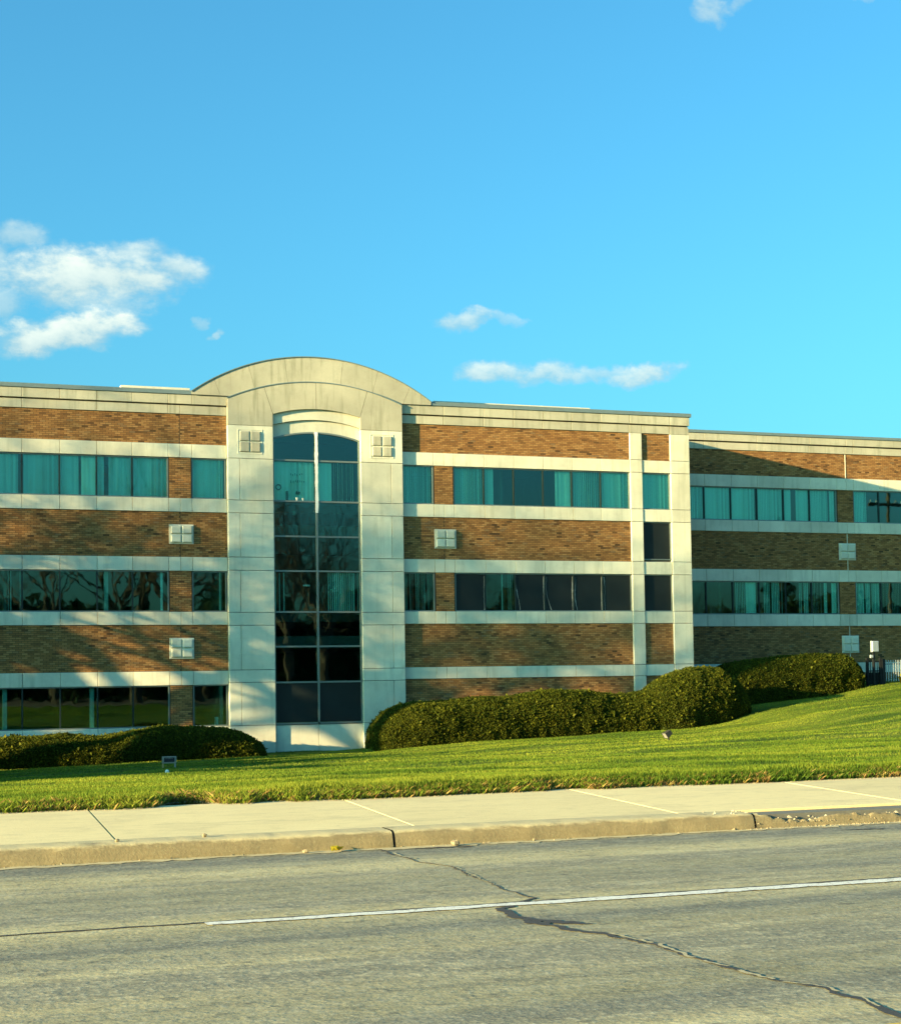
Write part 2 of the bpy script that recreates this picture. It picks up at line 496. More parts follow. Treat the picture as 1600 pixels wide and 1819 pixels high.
class MB:
    """collects boxes, prisms, tubes, and links them as one mesh object"""

    def __init__(self):
        self.v = []
        self.f = []

    def poly(self, pts, faces):
        b = len(self.v)
        self.v += [tuple(q) for q in pts]
        self.f += [tuple(b + i for i in f) for f in faces]
        return self

    def box(self, x0, x1, y0, y1, z0, z1):
        return self.poly([(x0, y0, z0), (x1, y0, z0), (x1, y1, z0), (x0, y1, z0),
                          (x0, y0, z1), (x1, y0, z1), (x1, y1, z1), (x0, y1, z1)],
                         [(0, 3, 2, 1), (4, 5, 6, 7), (0, 1, 5, 4), (1, 2, 6, 5), (2, 3, 7, 6), (3, 0, 4, 7)])

    def cbox(self, x0, x1, y0, y1, z0, z1, c=0.012):
        """box whose front (low y) face is chamfered"""
        return self.poly([(x0, y1, z0), (x1, y1, z0), (x1, y1, z1), (x0, y1, z1),
                          (x0, y0 + c, z0), (x1, y0 + c, z0), (x1, y0 + c, z1), (x0, y0 + c, z1),
                          (x0 + c, y0, z0 + c), (x1 - c, y0, z0 + c), (x1 - c, y0, z1 - c), (x0 + c, y0, z1 - c)],
                         [(0, 3, 2, 1), (0, 1, 5, 4), (1, 2, 6, 5), (2, 3, 7, 6), (3, 0, 4, 7),
                          (4, 5, 9, 8), (5, 6, 10, 9), (6, 7, 11, 10), (7, 4, 8, 11), (8, 9, 10, 11)])

    def prism(self, pts, y0, y1):
        """polygon in XZ extruded from y0 to y1"""
        n = len(pts)
        vs = [(x, y0, z) for x, z in pts] + [(x, y1, z) for x, z in pts]
        fs = [tuple(range(n)), tuple(range(2 * n - 1, n - 1, -1))]
        for i in range(n):
            j = (i + 1) % n
            fs.append((i, i + n, j + n, j))
        return self.poly(vs, fs)

    def tube(self, pts, rad, sides=6, cap=True):
        pts = [Vector(q) for q in pts]
        n = len(pts)
        if isinstance(rad, (int, float)):
            rad = [rad] * n
        b = len(self.v)
        d0 = (pts[1] - pts[0]).normalized()
        a = d0.orthogonal().normalized()
        for i, q in enumerate(pts):
            d = (pts[min(i + 1, n - 1)] - pts[max(i - 1, 0)]).normalized()
            a = (a - d * a.dot(d)).normalized()
            c = d.cross(a)
            for k in range(sides):
                t = 2 * math.pi * k / sides
                self.v.append(tuple(q + (a * math.cos(t) + c * math.sin(t)) * rad[i]))
        for i in range(n - 1):
            for k in range(sides):
                k2 = (k + 1) % sides
                self.f.append((b + i * sides + k, b + i * sides + k2, b + (i + 1) * sides + k2, b + (i + 1) * sides + k))
        if cap:
            self.f.append(tuple(b + k for k in range(sides))[::-1])
            self.f.append(tuple(b + (n - 1) * sides + k for k in range(sides)))
        return self

    def build(self, name, mat, parent=None, smooth=False):
        return link_mesh(name, self.v, self.f, mat, parent, smooth)


def world_loc(o):
    p = Vector((0, 0, 0))
    while o is not None:
        p = p + o.location
        o = o.parent
    return p


def link_mesh(name, v, f, mat, parent=None, smooth=False, origin=None):
    v = np.asarray(v, dtype=float)
    base = np.array(world_loc(parent)) if parent is not None else np.zeros(3)
    if origin is None:
        origin = base
    origin = np.array(origin, dtype=float)
    me = bpy.data.meshes.new(name)
    me.from_pydata((v - origin).tolist(), [], f)
    if smooth:
        me.polygons.foreach_set('use_smooth', [True] * len(me.polygons))
    me.materials.append(MATS[mat])
    me.update()
    o = bpy.data.objects.new(name, me)
    o.location = tuple(origin - base)
    COL.objects.link(o)
    if parent is not None:
        o.parent = parent
    return o


def fast_mesh(name, v, quads, mat, parent=None, mats=None, midx=None, smooth=False):
    """v (n,3) world coords, quads (m,k) int"""
    base = np.array(world_loc(parent)) if parent is not None else np.zeros(3)
    v = np.asarray(v, dtype=np.float32) - base.astype(np.float32)
    quads = np.asarray(quads, dtype=np.int32)
    k = quads.shape[1]
    me = bpy.data.meshes.new(name)
    me.vertices.add(len(v))
    me.vertices.foreach_set('co', v.ravel())
    me.loops.add(quads.size)
    me.loops.foreach_set('vertex_index', quads.ravel())
    me.polygons.add(len(quads))
    me.polygons.foreach_set('loop_start', np.arange(0, quads.size, k, dtype=np.int32))
    me.polygons.foreach_set('use_smooth', np.full(len(quads), smooth, dtype=bool))
    for mm in (mats or [mat]):
        me.materials.append(MATS[mm])
    if midx is not None:
        me.polygons.foreach_set('material_index', np.asarray(midx, dtype=np.int32))
    me.update(calc_edges=True)
    me.validate()
    o = bpy.data.objects.new(name, me)
    COL.objects.link(o)
    if parent is not None:
        o.parent = parent
    return o


def tag(o, label, cat, group=None, kind=None):
    o['label'] = label
    o['category'] = cat
    if group:
        o['group'] = group
    if kind:
        o['kind'] = kind
    return o


def structure(o):
    o['kind'] = 'structure'
    return o


def empty(name, loc):
    o = bpy.data.objects.new(name, None)
    o.location = loc
    o.empty_display_size = 0.3
    COL.objects.link(o)
    return o


def copy_piece(src, loc, parent, name=None):
    """loc in world"""
    c = src.copy()
    if name:
        c.name = name
    COL.objects.link(c)
    c.parent = parent
    c.location = Vector(loc) - world_loc(parent)
    return c


# smooth value noise on arrays
_perm = rng.random((256, 256))


def vnoise(x, y):
    x = np.asarray(x, dtype=float)
    y = np.asarray(y, dtype=float)
    xi = np.floor(x).astype(int)
    yi = np.floor(y).astype(int)
    fx = x - xi
    fy = y - yi
    fx = fx * fx * (3 - 2 * fx)
    fy = fy * fy * (3 - 2 * fy)
    a = _perm[xi & 255, yi & 255]
    b = _perm[(xi + 1) & 255, yi & 255]
    c = _perm[xi & 255, (yi + 1) & 255]
    d = _perm[(xi + 1) & 255, (yi + 1) & 255]
    return (a * (1 - fx) + b * fx) * (1 - fy) + (c * (1 - fx) + d * fx) * fy - 0.5


def fbm(x, y, o=3):
    r = 0
    a = 1.0
    for i in range(o):
        r = r + a * vnoise(x * 2 ** i + 17.3 * i, y * 2 ** i + 5.1 * i)
        a *= 0.5
    return r


# ------------------------------------------------------------------ ground, road, lawn
LZX = [-60, -30, 3.6, 11.8, 15.5, 18.8, 24.2, 27.6, 29.7, 31, 33.3, 34.9, 36.5, 38.4, 40.3, 45, 60, 90]
LZZ = [-1.4, -1.3, -1.14, -.97, -.93, -.7, -.52, -.40, -.16, .12, .41, .54, .67, .99, 1.2, 1.6, 2, 2]
LYX = [-60, 28, 31, 34, 90]
LYY = [53, 53, 54.5, 56.5, 56.5]
Y_KERB = 13.95
Y_SLAB0 = 14.38
Y_SLAB1 = 17.25


def lawn_z(X, Y, bumps=True):
    X = np.asarray(X, dtype=float)
    Y = np.asarray(Y, dtype=float)
    zh = np.interp(X, LZX, LZZ)
    yh = np.interp(X, LYX, LYY)
    t = np.clip((Y - 17.6) / (yh - 17.6), 0, 1)
    z = 0.30 + (zh - 0.30) * t
    if bumps:
        z = z + 0.12 * fbm(X / 6.0 + 3.0, Y / 2.0 + 9.0, 3) + 0.045 * vnoise(X / 1.8, Y / 0.6)
    return z


def grass_edge(X):
    X = np.asarray(X, dtype=float)
    e = 17.22 + 0.10 * fbm(X / 0.8, X * 0 + 2.2, 3) + 0.05 * vnoise(X / 0.13, X * 0 + 7.7)
    e = e + 0.50 * np.exp(-((X - 3.15) / 0.30) ** 4) + 0.16 * np.exp(-((X - 4.05) / 0.22) ** 4) + 0.2 * np.exp(-((X - 7.6) / 0.25) ** 4)
    return e


# base terrain reaching the horizon
gv, gf = [], []
R0 = 2500.0
g = MB().poly([(-R0, -R0, -1.9), (R0, -R0, -1.9), (R0, R0, -1.9), (-R0, R0, -1.9)], [(0, 1, 2, 3)])
structure(g.build('ground', 'lawn_sheet'))
# verge on the far side of the road, behind the camera
g = MB().box(-200, 260, -90, -3.4, -1.0, 0.10)
structure(g.build('verge', 'soil'))

road = structure(MB().box(-200, 260, -3.0, Y_KERB + 0.12, -0.4, 0.0).build('road', 'asphalt'))
structure(MB().box(-200, 260, -3.4, -2.99, -0.4, 0.14).build('kerb', 'kerb_concrete'))

# lawn sheet
xs = np.concatenate([np.arange(-60, -4, 2.0), np.arange(-4, 44, 0.25), np.arange(44, 92, 2.0)])
ts = np.concatenate([[0.0], np.linspace(0.004, 0.06, 14), np.linspace(0.075, 1.0, 90)])
GX, GT = np.meshgrid(xs, ts)
EDGE = grass_edge(GX)
GY = EDGE + (66.0 - EDGE) * GT
GZ = lawn_z(GX, GY)
lipd = GY - EDGE
GZ = np.where(lipd < 0.001, 0.20, GZ)
GZ = np.where((lipd >= 0.001) & (lipd < 0.25), 0.255 + (GZ - 0.255) * np.clip(lipd / 0.25, 0, 1), GZ)
nr, ncl = GX.shape
V = np.stack([GX, GY, GZ], -1).reshape(-1, 3)
I = np.arange(nr * ncl).reshape(nr, ncl)
Q = np.stack([I[:-1, :-1], I[:-1, 1:], I[1:, 1:], I[1:, :-1]], -1).reshape(-1, 4)
midx = np.repeat((np.arange(nr - 1) < 1).astype(int), ncl - 1)
lawn = fast_mesh('lawn', V, Q, 'lawn_sheet', mats=['lawn_sheet', 'soil'], midx=midx, smooth=True)
structure(lawn)
# strip of soil between pavement and lawn
g = MB().box(-60, 92, 16.9, 18.4, -0.2, 0.185)
structure(g.build('soil_strip', 'soil'))
g = MB().box(-60, 92, 60, 66, -1.8, -0.5)

# sidewalk
sw = structure(MB().box(-60, 92, Y_KERB + 0.13, Y_SLAB1 - 0.02, -0.3, 0.125).build('sidewalk', 'joint'))
JX0 = 1.965
PITCH = 2.765
k = 0
slab_src = None
for i in range(-6, 11):
    xa = JX0 + i * PITCH
    xb = xa + PITCH
    gj = 0.010 if i in (0,) else 0.006
    z0, z1 = 0.15, 0.215
    dz = random.uniform(-0.004, 0.004)
    c = 0.003
    mb = MB()
    y0, y1 = Y_SLAB0, Y_SLAB1 + 0.06
    sk = 0.035
    def zz_(y):
        return z0 + (z1 - z0) * (y - y0) / (y1 - y0) + dz
    # top with a tooled edge
    x0, x1 = xa + gj, xb - gj
    pts = []
    for (x, y, ins) in ((x0, y0, 0), (x1, y0, 0), (x1 + sk * 3, y1, 0), (x0 + sk * 3, y1, 0)):
        pts.append((x, y, zz_(y) - c))
    ins = 0.003
    for (x, y) in ((x0 + ins, y0 + 0.004), (x1 - ins, y0 + 0.004), (x1 + sk * 3 - ins, y1), (x0 + sk * 3 + ins, y1)):
        pts.append((x, y, zz_(y)))
    for (x, y) in ((x0, y0), (x1, y0), (x1 + sk * 3, y1), (x0 + sk * 3, y1)):
        pts.append((x, y, 0.0))
    mb.poly(pts, [(4, 5, 6, 7), (0, 1, 5, 4), (1, 2, 6, 5), (2, 3, 7, 6), (3, 0, 4, 7),
                  (8, 9, 1, 0), (9, 10, 2, 1), (10, 11, 3, 2), (11, 8, 0, 3)])
    mb.build('slab', 'sidewalk_concrete', sw)

# kerb, cast in lengths; one length is broken
kerb = structure(MB().box(-60, 92, Y_KERB + 0.10, Y_SLAB0 - 0.03, -0.3, 0.02).build('kerb', 'joint'))
KJ = [0.68 + 3.725 * i for i in range(-5, 9)]
for i in range(len(KJ) - 1):
    xa, xb = KJ[i] + 0.012, KJ[i + 1] - 0.012
    broken = abs(KJ[i] - 8.13) < 0.01
    n = 150 if -4 < xa < 14 else 12
    X = np.linspace(xa, xb, n)
    prof = [(0.00, -0.05), (0.00, 0.0), (0.012, 0.045), (0.026, 0.10), (0.045, 0.132), (0.085, 0.148), (0.22, 0.152), (0.40, 0.152), (0.42, 0.1515), (0.424, 0.10), (0.424, -0.05)]
    P = np.array(prof)
    VV = []
    for j, (py, pz) in enumerate(prof):
        yy = Y_KERB + py + 0.010 * fbm(X / 0.25, X * 0 + j * 0.35, 3) * (1 if 0 < j < 7 else 0)
        zz = pz + 0.007 * fbm(X / 0.16, X * 0 + j * 0.5 + 30, 3) * (1 if 1 < j < 7 else 0)
        if broken:
            t = X - xa
            cut = np.clip((t - 0.05) / 0.16, 0, 1) * (0.075 + 0.07 * vnoise(X / 0.22, X * 0 + 3.3) + 0.03 * vnoise(X / 0.05, X * 0 + 9.0)) * np.clip((4.2 - t) / 0.4, 0, 1)
            hole = 0.035 * np.exp(-((t - 0.45) / 0.25) ** 2)
            if j >= 3:
                lim = 0.148 - cut - hole * (1 if j > 4 else 0.2)
                if j in (3, 4, 5):
                    zz = np.minimum(zz, lim + (0.012 if j == 4 else 0.0))
                elif j in (6, 7, 8):
                    zz = np.minimum(zz, lim - 0.03)
                elif j == 9:
                    zz = np.minimum(zz, lim - 0.05)
        VV.append(np.stack([X, yy, zz], -1))
    VV = np.array(VV)
    m_, n_ = VV.shape[:2]
    I = np.arange(m_ * n_).reshape(m_, n_)
    Q = np.stack([I[:-1, :-1], I[:-1, 1:], I[1:, 1:], I[1:, :-1]], -1).reshape(-1, 4)
    o = fast_mesh('kerb_stone', VV.reshape(-1, 3), Q, 'kerb_concrete', kerb, smooth=not broken)
    bmf = [tuple(I[:, 0].tolist()), tuple(I[:, -1].tolist()[::-1])]
    if broken:
        o['label'] = 'crumbling broken kerb length'

# gutter dirt line along the kerb foot (loose grit)
gn = 900
gx = rng.uniform(-4, 14, gn)
gy = Y_KERB + 0.02 - np.abs(rng.normal(0, 0.035, gn)) - 0.05 * (fbm(gx / 0.5, gx * 0 + 1, 2) > 0.15) * rng.random(gn)
gs = rng.uniform(0.003, 0.010, gn) * (1 + 1.5 * (rng.random(gn) < 0.06))
nb = 2600
bx_ = rng.uniform(8.0, 12.0, nb)
by_ = Y_KERB + rng.uniform(-0.10, 0.42, nb)
bs_ = rng.uniform(0.005, 0.018, nb)
bz_ = np.where(by_ < Y_KERB + 0.01, 0.0, 0.045)
ex_ = rng.uniform(-4, 16, 5000)
ey_ = grass_edge(ex_) - rng.uniform(-0.05, 0.16, 5000)
ez_ = np.full(5000, 0.212)
es_ = rng.uniform(0.004, 0.012, 5000)
px = np.concatenate([gx, bx_, ex_])
py_ = np.concatenate([gy, by_, ey_])
pz_ = np.concatenate([np.zeros(gn), bz_, ez_])
ps = np.concatenate([gs, bs_, es_])
oct_v = np.array([(1, 0, 0), (-.5, .87, 0), (-.5, -.87, 0), (0.1, 0.1, .9)])
ang = rng.uniform(0, 6.28, len(px))
ca, sa = np.cos(ang), np.sin(ang)
VV = np.zeros((len(px), 4, 3))
VV[:, :, 0] = (oct_v[None, :, 0] * ca[:, None] - oct_v[None, :, 1] * sa[:, None]) * ps[:, None] * rng.uniform(.7, 1.5, (len(px), 1)) + px[:, None]
VV[:, :, 1] = (oct_v[None, :, 0] * sa[:, None] + oct_v[None, :, 1] * ca[:, None]) * ps[:, None] + py_[:, None]
VV[:, :, 2] = oct_v[None, :, 2] * ps[:, None] + pz_[:, None]
b4 = np.arange(len(px))[:, None] * 4
Q = np.concatenate([b4 + np.array([0, 1, 3]), b4 + np.array([1, 2, 3]), b4 + np.array([2, 0, 3])])
o = fast_mesh('loose_grit', VV.reshape(-1, 3), Q, 'stone_chip')
tag(o, 'loose grit and crumbled concrete along the kerb and pavement edge', 'grit', kind='stuff')

nb = 230
rx = 8.12 + np.abs(rng.normal(0, 0.9, nb))
rx = np.where(rng.random(nb) < .4, rng.uniform(7.75, 11.5, nb), rx)
ry = Y_KERB + rng.uniform(0.03, 0.40, nb)
rs = rng.uniform(.008, .030, nb)
rz = np.where(rx < 8.13, .148, .05 + .05 * rng.random(nb))
an = rng.uniform(0, 6.28, nb)
cv = np.array([(1, 0, -.3), (-.4, .9, -.3), (-.5, -.8, -.3), (.15, .1, .7), (.7, .6, .2)])
VV = np.zeros((nb, 5, 3))
jj = rng.uniform(.6, 1.3, (nb, 5))
VV[:, :, 0] = (cv[None, :, 0] * np.cos(an)[:, None] - cv[None, :, 1] * np.sin(an)[:, None]) * rs[:, None] * jj + rx[:, None]
VV[:, :, 1] = (cv[None, :, 0] * np.sin(an)[:, None] + cv[None, :, 1] * np.cos(an)[:, None]) * rs[:, None] * jj + ry[:, None]
VV[:, :, 2] = cv[None, :, 2] * rs[:, None] * jj + rz[:, None]
b5 = np.arange(nb)[:, None] * 5
Q = np.concatenate([b5 + np.array(q) for q in ((0, 4, 3), (4, 1, 3), (1, 2, 3), (2, 0, 3), (0, 1, 4))])
o = fast_mesh('kerb_rubble', VV.reshape(-1, 3), Q, 'rubble')
tag(o, 'pale concrete rubble lying on the broken kerb at the right', 'rubble', kind='stuff')

# road markings, seam and cracks
def ribbon(name, pts, widths, z, mat, parent, jitter=0.0, seed=1, sub=24):
    P = np.array(pts, dtype=float)
    Wd = np.array(widths, dtype=float) if not isinstance(widths, (int, float)) else np.full(len(P), float(widths))
    d = np.concatenate([[0], np.cumsum(np.hypot(*np.diff(P, axis=0).T))])
    n = max(int(d[-1] * sub), 8)
    t = np.linspace(0, d[-1], n)
    x = np.interp(t, d, P[:, 0])
    y = np.interp(t, d, P[:, 1])
    w = np.interp(t, d, Wd)
    tx = np.gradient(x)
    ty = np.gradient(y)
    L = np.hypot(tx, ty)
    nx, ny = -ty / L, tx / L
    c = jitter * fbm(t / 0.25, t * 0 + seed, 3) + jitter * 0.5 * fbm(t / 0.05, t * 0 + seed + 40, 3)
    wa = w * (0.5 + jitter * 6 * np.clip(fbm(t / 0.10, t * 0 + seed + 3, 3), -.5, .5) * 2)
    wb = w * (0.5 + jitter * 6 * np.clip(fbm(t / 0.10, t * 0 + seed + 8, 3), -.5, .5) * 2)
    A = np.stack([x + nx * (c + wa), y + ny * (c + wa), np.full(n, z)], -1)
    B = np.stack([x + nx * (c - wb), y + ny * (c - wb), np.full(n, z)], -1)
    V = np.concatenate([A, B])
    i = np.arange(n - 1)
    Q = np.stack([i + n, i + n + 1, i + 1, i], -1)
    return fast_mesh(name, V, Q, mat, parent)


ribbon('gutter_dirt', [(-30, Y_KERB - 0.07), (50, Y_KERB - 0.07)], 0.17, 0.0042, 'gutter_dirt', road, 0.06, 31, 20)
ribbon('lane_seam', [(-40, 10.13), (60, 10.13)], 0.035, 0.004, 'tar', road, 0.02, 4, 12)
ribbon('lane_line', [(1.93, 10.045), (8.0, 10.005), (14.5, 9.98)], [0.11, 0.165, 0.17], 0.0065, 'white_line', road, 0.014, 5, 45)
for i in (-3, -2, -1, 1, 2, 3):
    ribbon('lane_line', [(1.93 + i * 15.2, 10.03), (1.93 + 3.05 + i * 15.2, 10.02)], 0.12, 0.0065, 'white_line', road, 0.004, 5 + i, 12)
ribbon('centre_line', [(-40, 5.86), (60, 5.86)], 0.12, 0.0065, 'yellow_line', road, 0.004, 9, 8)
CR = [(4.214, 13.9), (4.214, 13.446), (4.249, 12.702), (4.357, 12.309), (4.27, 11.353), (4.215, 10.824), (4.24, 10.279), (4.0, 10.06), (3.85, 9.9),
      (3.821, 9.432), (3.851, 9.098), (4.03, 8.638), (4.096, 8.184), (4.081, 7.693), (4.126, 7.353), (4.136, 7.092), (4.25, 6.76), (4.26, 6.422), (4.234, 6.0), (4.3, 3.0), (4.1, -2.9)]
CW = [.014, .016, .018, .018, .014, .014, .024, .045, .07, .10, .08, .045, .026, .034, .038, .03, .028, .042, .05, .03, .03]
ribbon('road_crack', CR, CW, 0.0045, 'tar', road, 0.045, 12, 70)
CA = np.array(CR)
for (a_, b_, w_, o_) in ((13.5, 12.95, .020, .022), (12.75, 12.1, .014, .020), (11.9, 11.2, .010, .016), (8.66, 8.25, .024, .024), (8.2, 7.72, .030, .026), (7.62, 7.42, .022, .02), (7.30, 7.02, .028, .026), (6.95, 6.62, .020, .024), (6.45, 6.25, .014, .024)):
    yy_ = np.linspace(a_, b_, 14)
    xx_ = np.interp(-yy_, -CA[:, 1], CA[:, 0]) + o_
    ribbon('crack_lit_lip', list(zip(xx_, yy_)), w_, 0.0058, 'crack_lit_lip', road, 0.035, int(a_ * 10), 70)  # pale ribbons paint the sunlit lip along the crack
ribbon('tar_patch', [(3.84, 9.40), (3.98, 9.15), (4.10, 9.02)], [.03, .10, .02], 0.005, 'tar', road, 0.05, 3, 40)
ribbon('tar_patch', [(8.75, 13.45), (9.2, 13.35)], [.01, .06], 0.005, 'tar', road, 0.05, 3, 40)
ribbon('road_crack', [(4.5, 13.72), (5.05, 13.72)], [.02, .10], 0.005, 'tar', road, 0.05, 5, 60)

# ------------------------------------------------------------------ grass
def blades(X, Y, Z, H, Wd, lean=0.5):
    n = len(X)
    a = rng.uniform(0, 2 * np.pi, n)
    dx, dy = np.cos(a), np.sin(a)
    la = rng.uniform(0, 2 * np.pi, n)
    ll = rng.uniform(0.1, lean, n) * H
    V = np.zeros((n, 4, 3))
    V[:, 0] = np.stack([X - dx * Wd, Y - dy * Wd, Z - 0.01], -1)
    V[:, 1] = np.stack([X + dx * Wd, Y + dy * Wd, Z - 0.01], -1)
    V[:, 2] = np.stack([X + dx * Wd * .55 + np.cos(la) * ll * .45, Y + dy * Wd * .55 + np.sin(la) * ll * .45, Z + H * .6], -1)
    V[:, 3] = np.stack([X + np.cos(la) * ll, Y + np.sin(la) * ll, Z + H], -1)
    b = np.arange(n)[:, None] * 4
    Q = np.concatenate([b + np.array([0, 1, 2]), b + np.array([0, 2, 3])], 0)
    return V.reshape(-1, 3), Q


def zone(y0, y1, dens, h0, h1, w, name, left=-1.5, right=3.0):
    ym = np.array([y0, y1])
    xl = 0.069 * ym[0] - 1.5
    xr = 0.72 * ym[1] + right
    n = int((y1 - y0) * (xr - xl) * dens)
    Y = rng.uniform(y0, y1, n)
    X = rng.uniform(xl, xr, n)
    keep = (X > 0.069 * Y - 1.5) & (X < 0.71 * Y + 2.0) & (Y > grass_edge(X) + 0.0)
    X, Y = X[keep], Y[keep]
    Z = lawn_z(X, Y)
    lip = Y - grass_edge(X)
    Z = np.where(lip < 0.25, 0.255 + (Z - 0.255) * np.clip(lip / .25, 0, 1), Z)
    clump = np.clip(1.0 + 0.7 * fbm(X / 0.35, Y / 0.35, 2), .5, 1.5)
    H = rng.uniform(h0, h1, len(X)) * clump
    V, Q = blades(X, Y, Z, H, np.full(len(X), w) * rng.uniform(.7, 1.4, len(X)))
    return V, Q


allV, allQ, off = [], [], 0
for args in ((17.0, 18.2, 4200, .035, .075, .0035), (18.2, 21, 2600, .022, .045, .0035), (21, 27, 1200, .022, .042, .0045),
             (27, 36, 560, .02, .04, .006), (36, 57, 260, .02, .04, .009)):
    V, Q = zone(*args, 'grass')
    allV.append(V)
    allQ.append(Q + off)
    off += len(V)
V = np.concatenate(allV)
Q = np.concatenate(allQ)
o = fast_mesh('lawn_grass', V, Q, 'grass_blade')
tag(o, 'short bright green grass of the sloping lawn', 'grass', kind='stuff')

# overhanging dry fringe at the pavement edge
n = 26000
X = rng.uniform(-2, 15, n)
E = grass_edge(X)
Y = E + rng.uniform(-0.09, 0.16, n)
dens_ = fbm(X / 0.5, X * 0 + 12, 3)
keep = rng.random(n) < np.clip(0.5 + 1.1 * dens_, 0.08, 1)
X, Y, E = X[keep], Y[keep], E[keep]
Z = 0.20 + np.clip((Y - E) / .16, 0, 1) * 0.07
V, Q = blades(X, Y, Z, rng.uniform(.02, .095, len(X)), rng.uniform(.0025, .007, len(X)), 1.6)
o = fast_mesh('dry_fringe', V, Q, 'dry_blade')
tag(o, 'dry straw and dead leaves fringing the lawn along the pavement', 'dead grass', kind='stuff')
n = 22000
X = rng.uniform(-2, 15, n)
E = grass_edge(X)
Y = E + rng.uniform(-0.10, 0.10, n)
keep = rng.random(n) < np.clip(0.45 + 1.2 * fbm(X / 0.35, X * 0 + 44, 3), 0.1, 1)
X, Y, E = X[keep], Y[keep], E[keep]
V, Q = blades(X, Y, 0.205 + np.clip((Y - E) / .1, 0, 1) * 0.05, rng.uniform(.025, .10, len(X)), rng.uniform(.003, .007, len(X)), 1.3)
o = fast_mesh('edge_weeds', V, Q, 'grass_blade')
tag(o, 'green weeds spilling over the pavement edge', 'weeds', kind='stuff')

# ------------------------------------------------------------------ the office building
YF = 56.0        # main facade plane
YW = 60.2        # set-back wing
bld = empty('office_building', (14.9, 56.0, -1.1))
tag(bld, 'three-storey brick and pale precast office building with arched glazed stair tower', 'building')

ZC1, ZC0 = 11.88, 11.74            # metal coping
ZG = 11.38                          # groove under the upper parapet course
LV = dict(b0t=11.36, b0b=11.04, br1t=11.04, br1b=9.99, w1t=9.50, w1b=8.07, bd1b=7.58, br2b=6.00, w2t=5.50, w2b=4.07,
          bd2b=3.60, br3b=1.99, w3t=1.49, w3b=0.05, bd3b=-0.45)
JG = 0.008                          # half joint


def panel(x0, x1, z0, z1, y0=YF, depth=0.12, mat='precast', name='precast_panel', parent=None):
    return MB().cbox(x0 + JG, x1 - JG, y0, y0 + depth, z0 + JG, z1 - JG, 0.006).build(name, mat, parent or bld)


def band(edges, z0, z1, y0=YF, mat='precast', depth=0.12):
    for a, b in zip(edges[:-1], edges[1:]):
        panel(a, b, z0, z1, y0, depth, mat)


BRICK_L, BRICK_H, MJ = 0.203, 0.0677, 0.013
indiv_left = [300]
brick_mesh = None


def brick_panel(x0, x1, z0, z1, y=YF + 0.045, individual=False, joint=None):
    pan = MB().box(x0, x1, y + 0.003, y + 0.10, z0, z1).build('brick_panel', 'mortar', bld)
    nc = max(1, round((z1 - z0) / BRICK_H))
    ch = (z1 - z0) / nc
    rects = []
    for c in range(nc):
        za, zb = z0 + c * ch + MJ / 2, z0 + (c + 1) * ch - MJ / 2
        x = x0 - (BRICK_L / 2 if c % 2 else 0)
        while x < x1:
            a, b = max(x, x0) + MJ / 2, min(x + BRICK_L, x1) - MJ / 2
            if joint is not None and a < joint < b:
                if joint - a > 0.03:
                    rects.append((a, joint - 0.012, za, zb))
                if b - joint > 0.03:
                    rects.append((joint + 0.012, b, za, zb))
            elif b - a > 0.025:
                rects.append((a, b, za, zb))
            x += BRICK_L
    R = np.array(rects)
    n = len(R)
    if individual and n <= indiv_left[0]:
        indiv_left[0] -= n
        cache = {}
        for (a, b, za, zb) in rects:
            key = (round(b - a, 3), round(zb - za, 3))
            if key not in cache:
                w, h = b - a, zb - za
                me = bpy.data.meshes.new('brick')
                mb = MB().cbox(0, w, 0, 0.03, 0, h, 0.004)
                me.from_pydata(mb.v, [], mb.f)
                me.materials.append(MATS['brick'])
                cache[key] = me
            o = bpy.data.objects.new('brick', cache[key])
            COL.objects.link(o)
            o.parent = pan
            o.location = Vector((a, y + random.uniform(-0.0008, 0.0008), za)) - world_loc(pan)
        return pan
    yo = y + rng.uniform(-0.0008, 0.0008, n)
    V = np.zeros((n, 8, 3))
    for i, (ix, iz) in enumerate(((0, 2), (1, 2), (1, 3), (0, 3))):
        V[:, i, 0] = R[:, ix]
        V[:, i, 2] = R[:, iz]
        V[:, i, 1] = yo
        V[:, i + 4, 0] = R[:, ix]
        V[:, i + 4, 2] = R[:, iz]
        V[:, i + 4, 1] = y + 0.02
    b = np.arange(n)[:, None] * 8
    Q = np.concatenate([b + np.array(q) for q in ((0, 1, 2, 3), (0, 4, 5, 1), (1, 5, 6, 2), (2, 6, 7, 3), (3, 7, 4, 0))])
    o = fast_mesh('brickwork', V.reshape(-1, 3), Q, 'brick', pan)
    o['kind'] = 'stuff'
    return pan


def slats(x0, x1, z0, z1, y, turn=0.35, w=0.089, pitch=0.079, gaps=0.0):
    mb = MB()
    x = x0 + pitch / 2
    while x < x1:
        if random.random() >= gaps:
            t = turn + random.uniform(-0.12, 0.12)
            dx, dy = math.cos(t) * w / 2, math.sin(t) * w / 2
            mb.poly([(x - dx, y - dy, z0), (x + dx, y + dy, z0), (x + dx, y + dy, z1), (x - dx, y - dy, z1)], [(0, 1, 2, 3)])
        x += pitch
    return mb


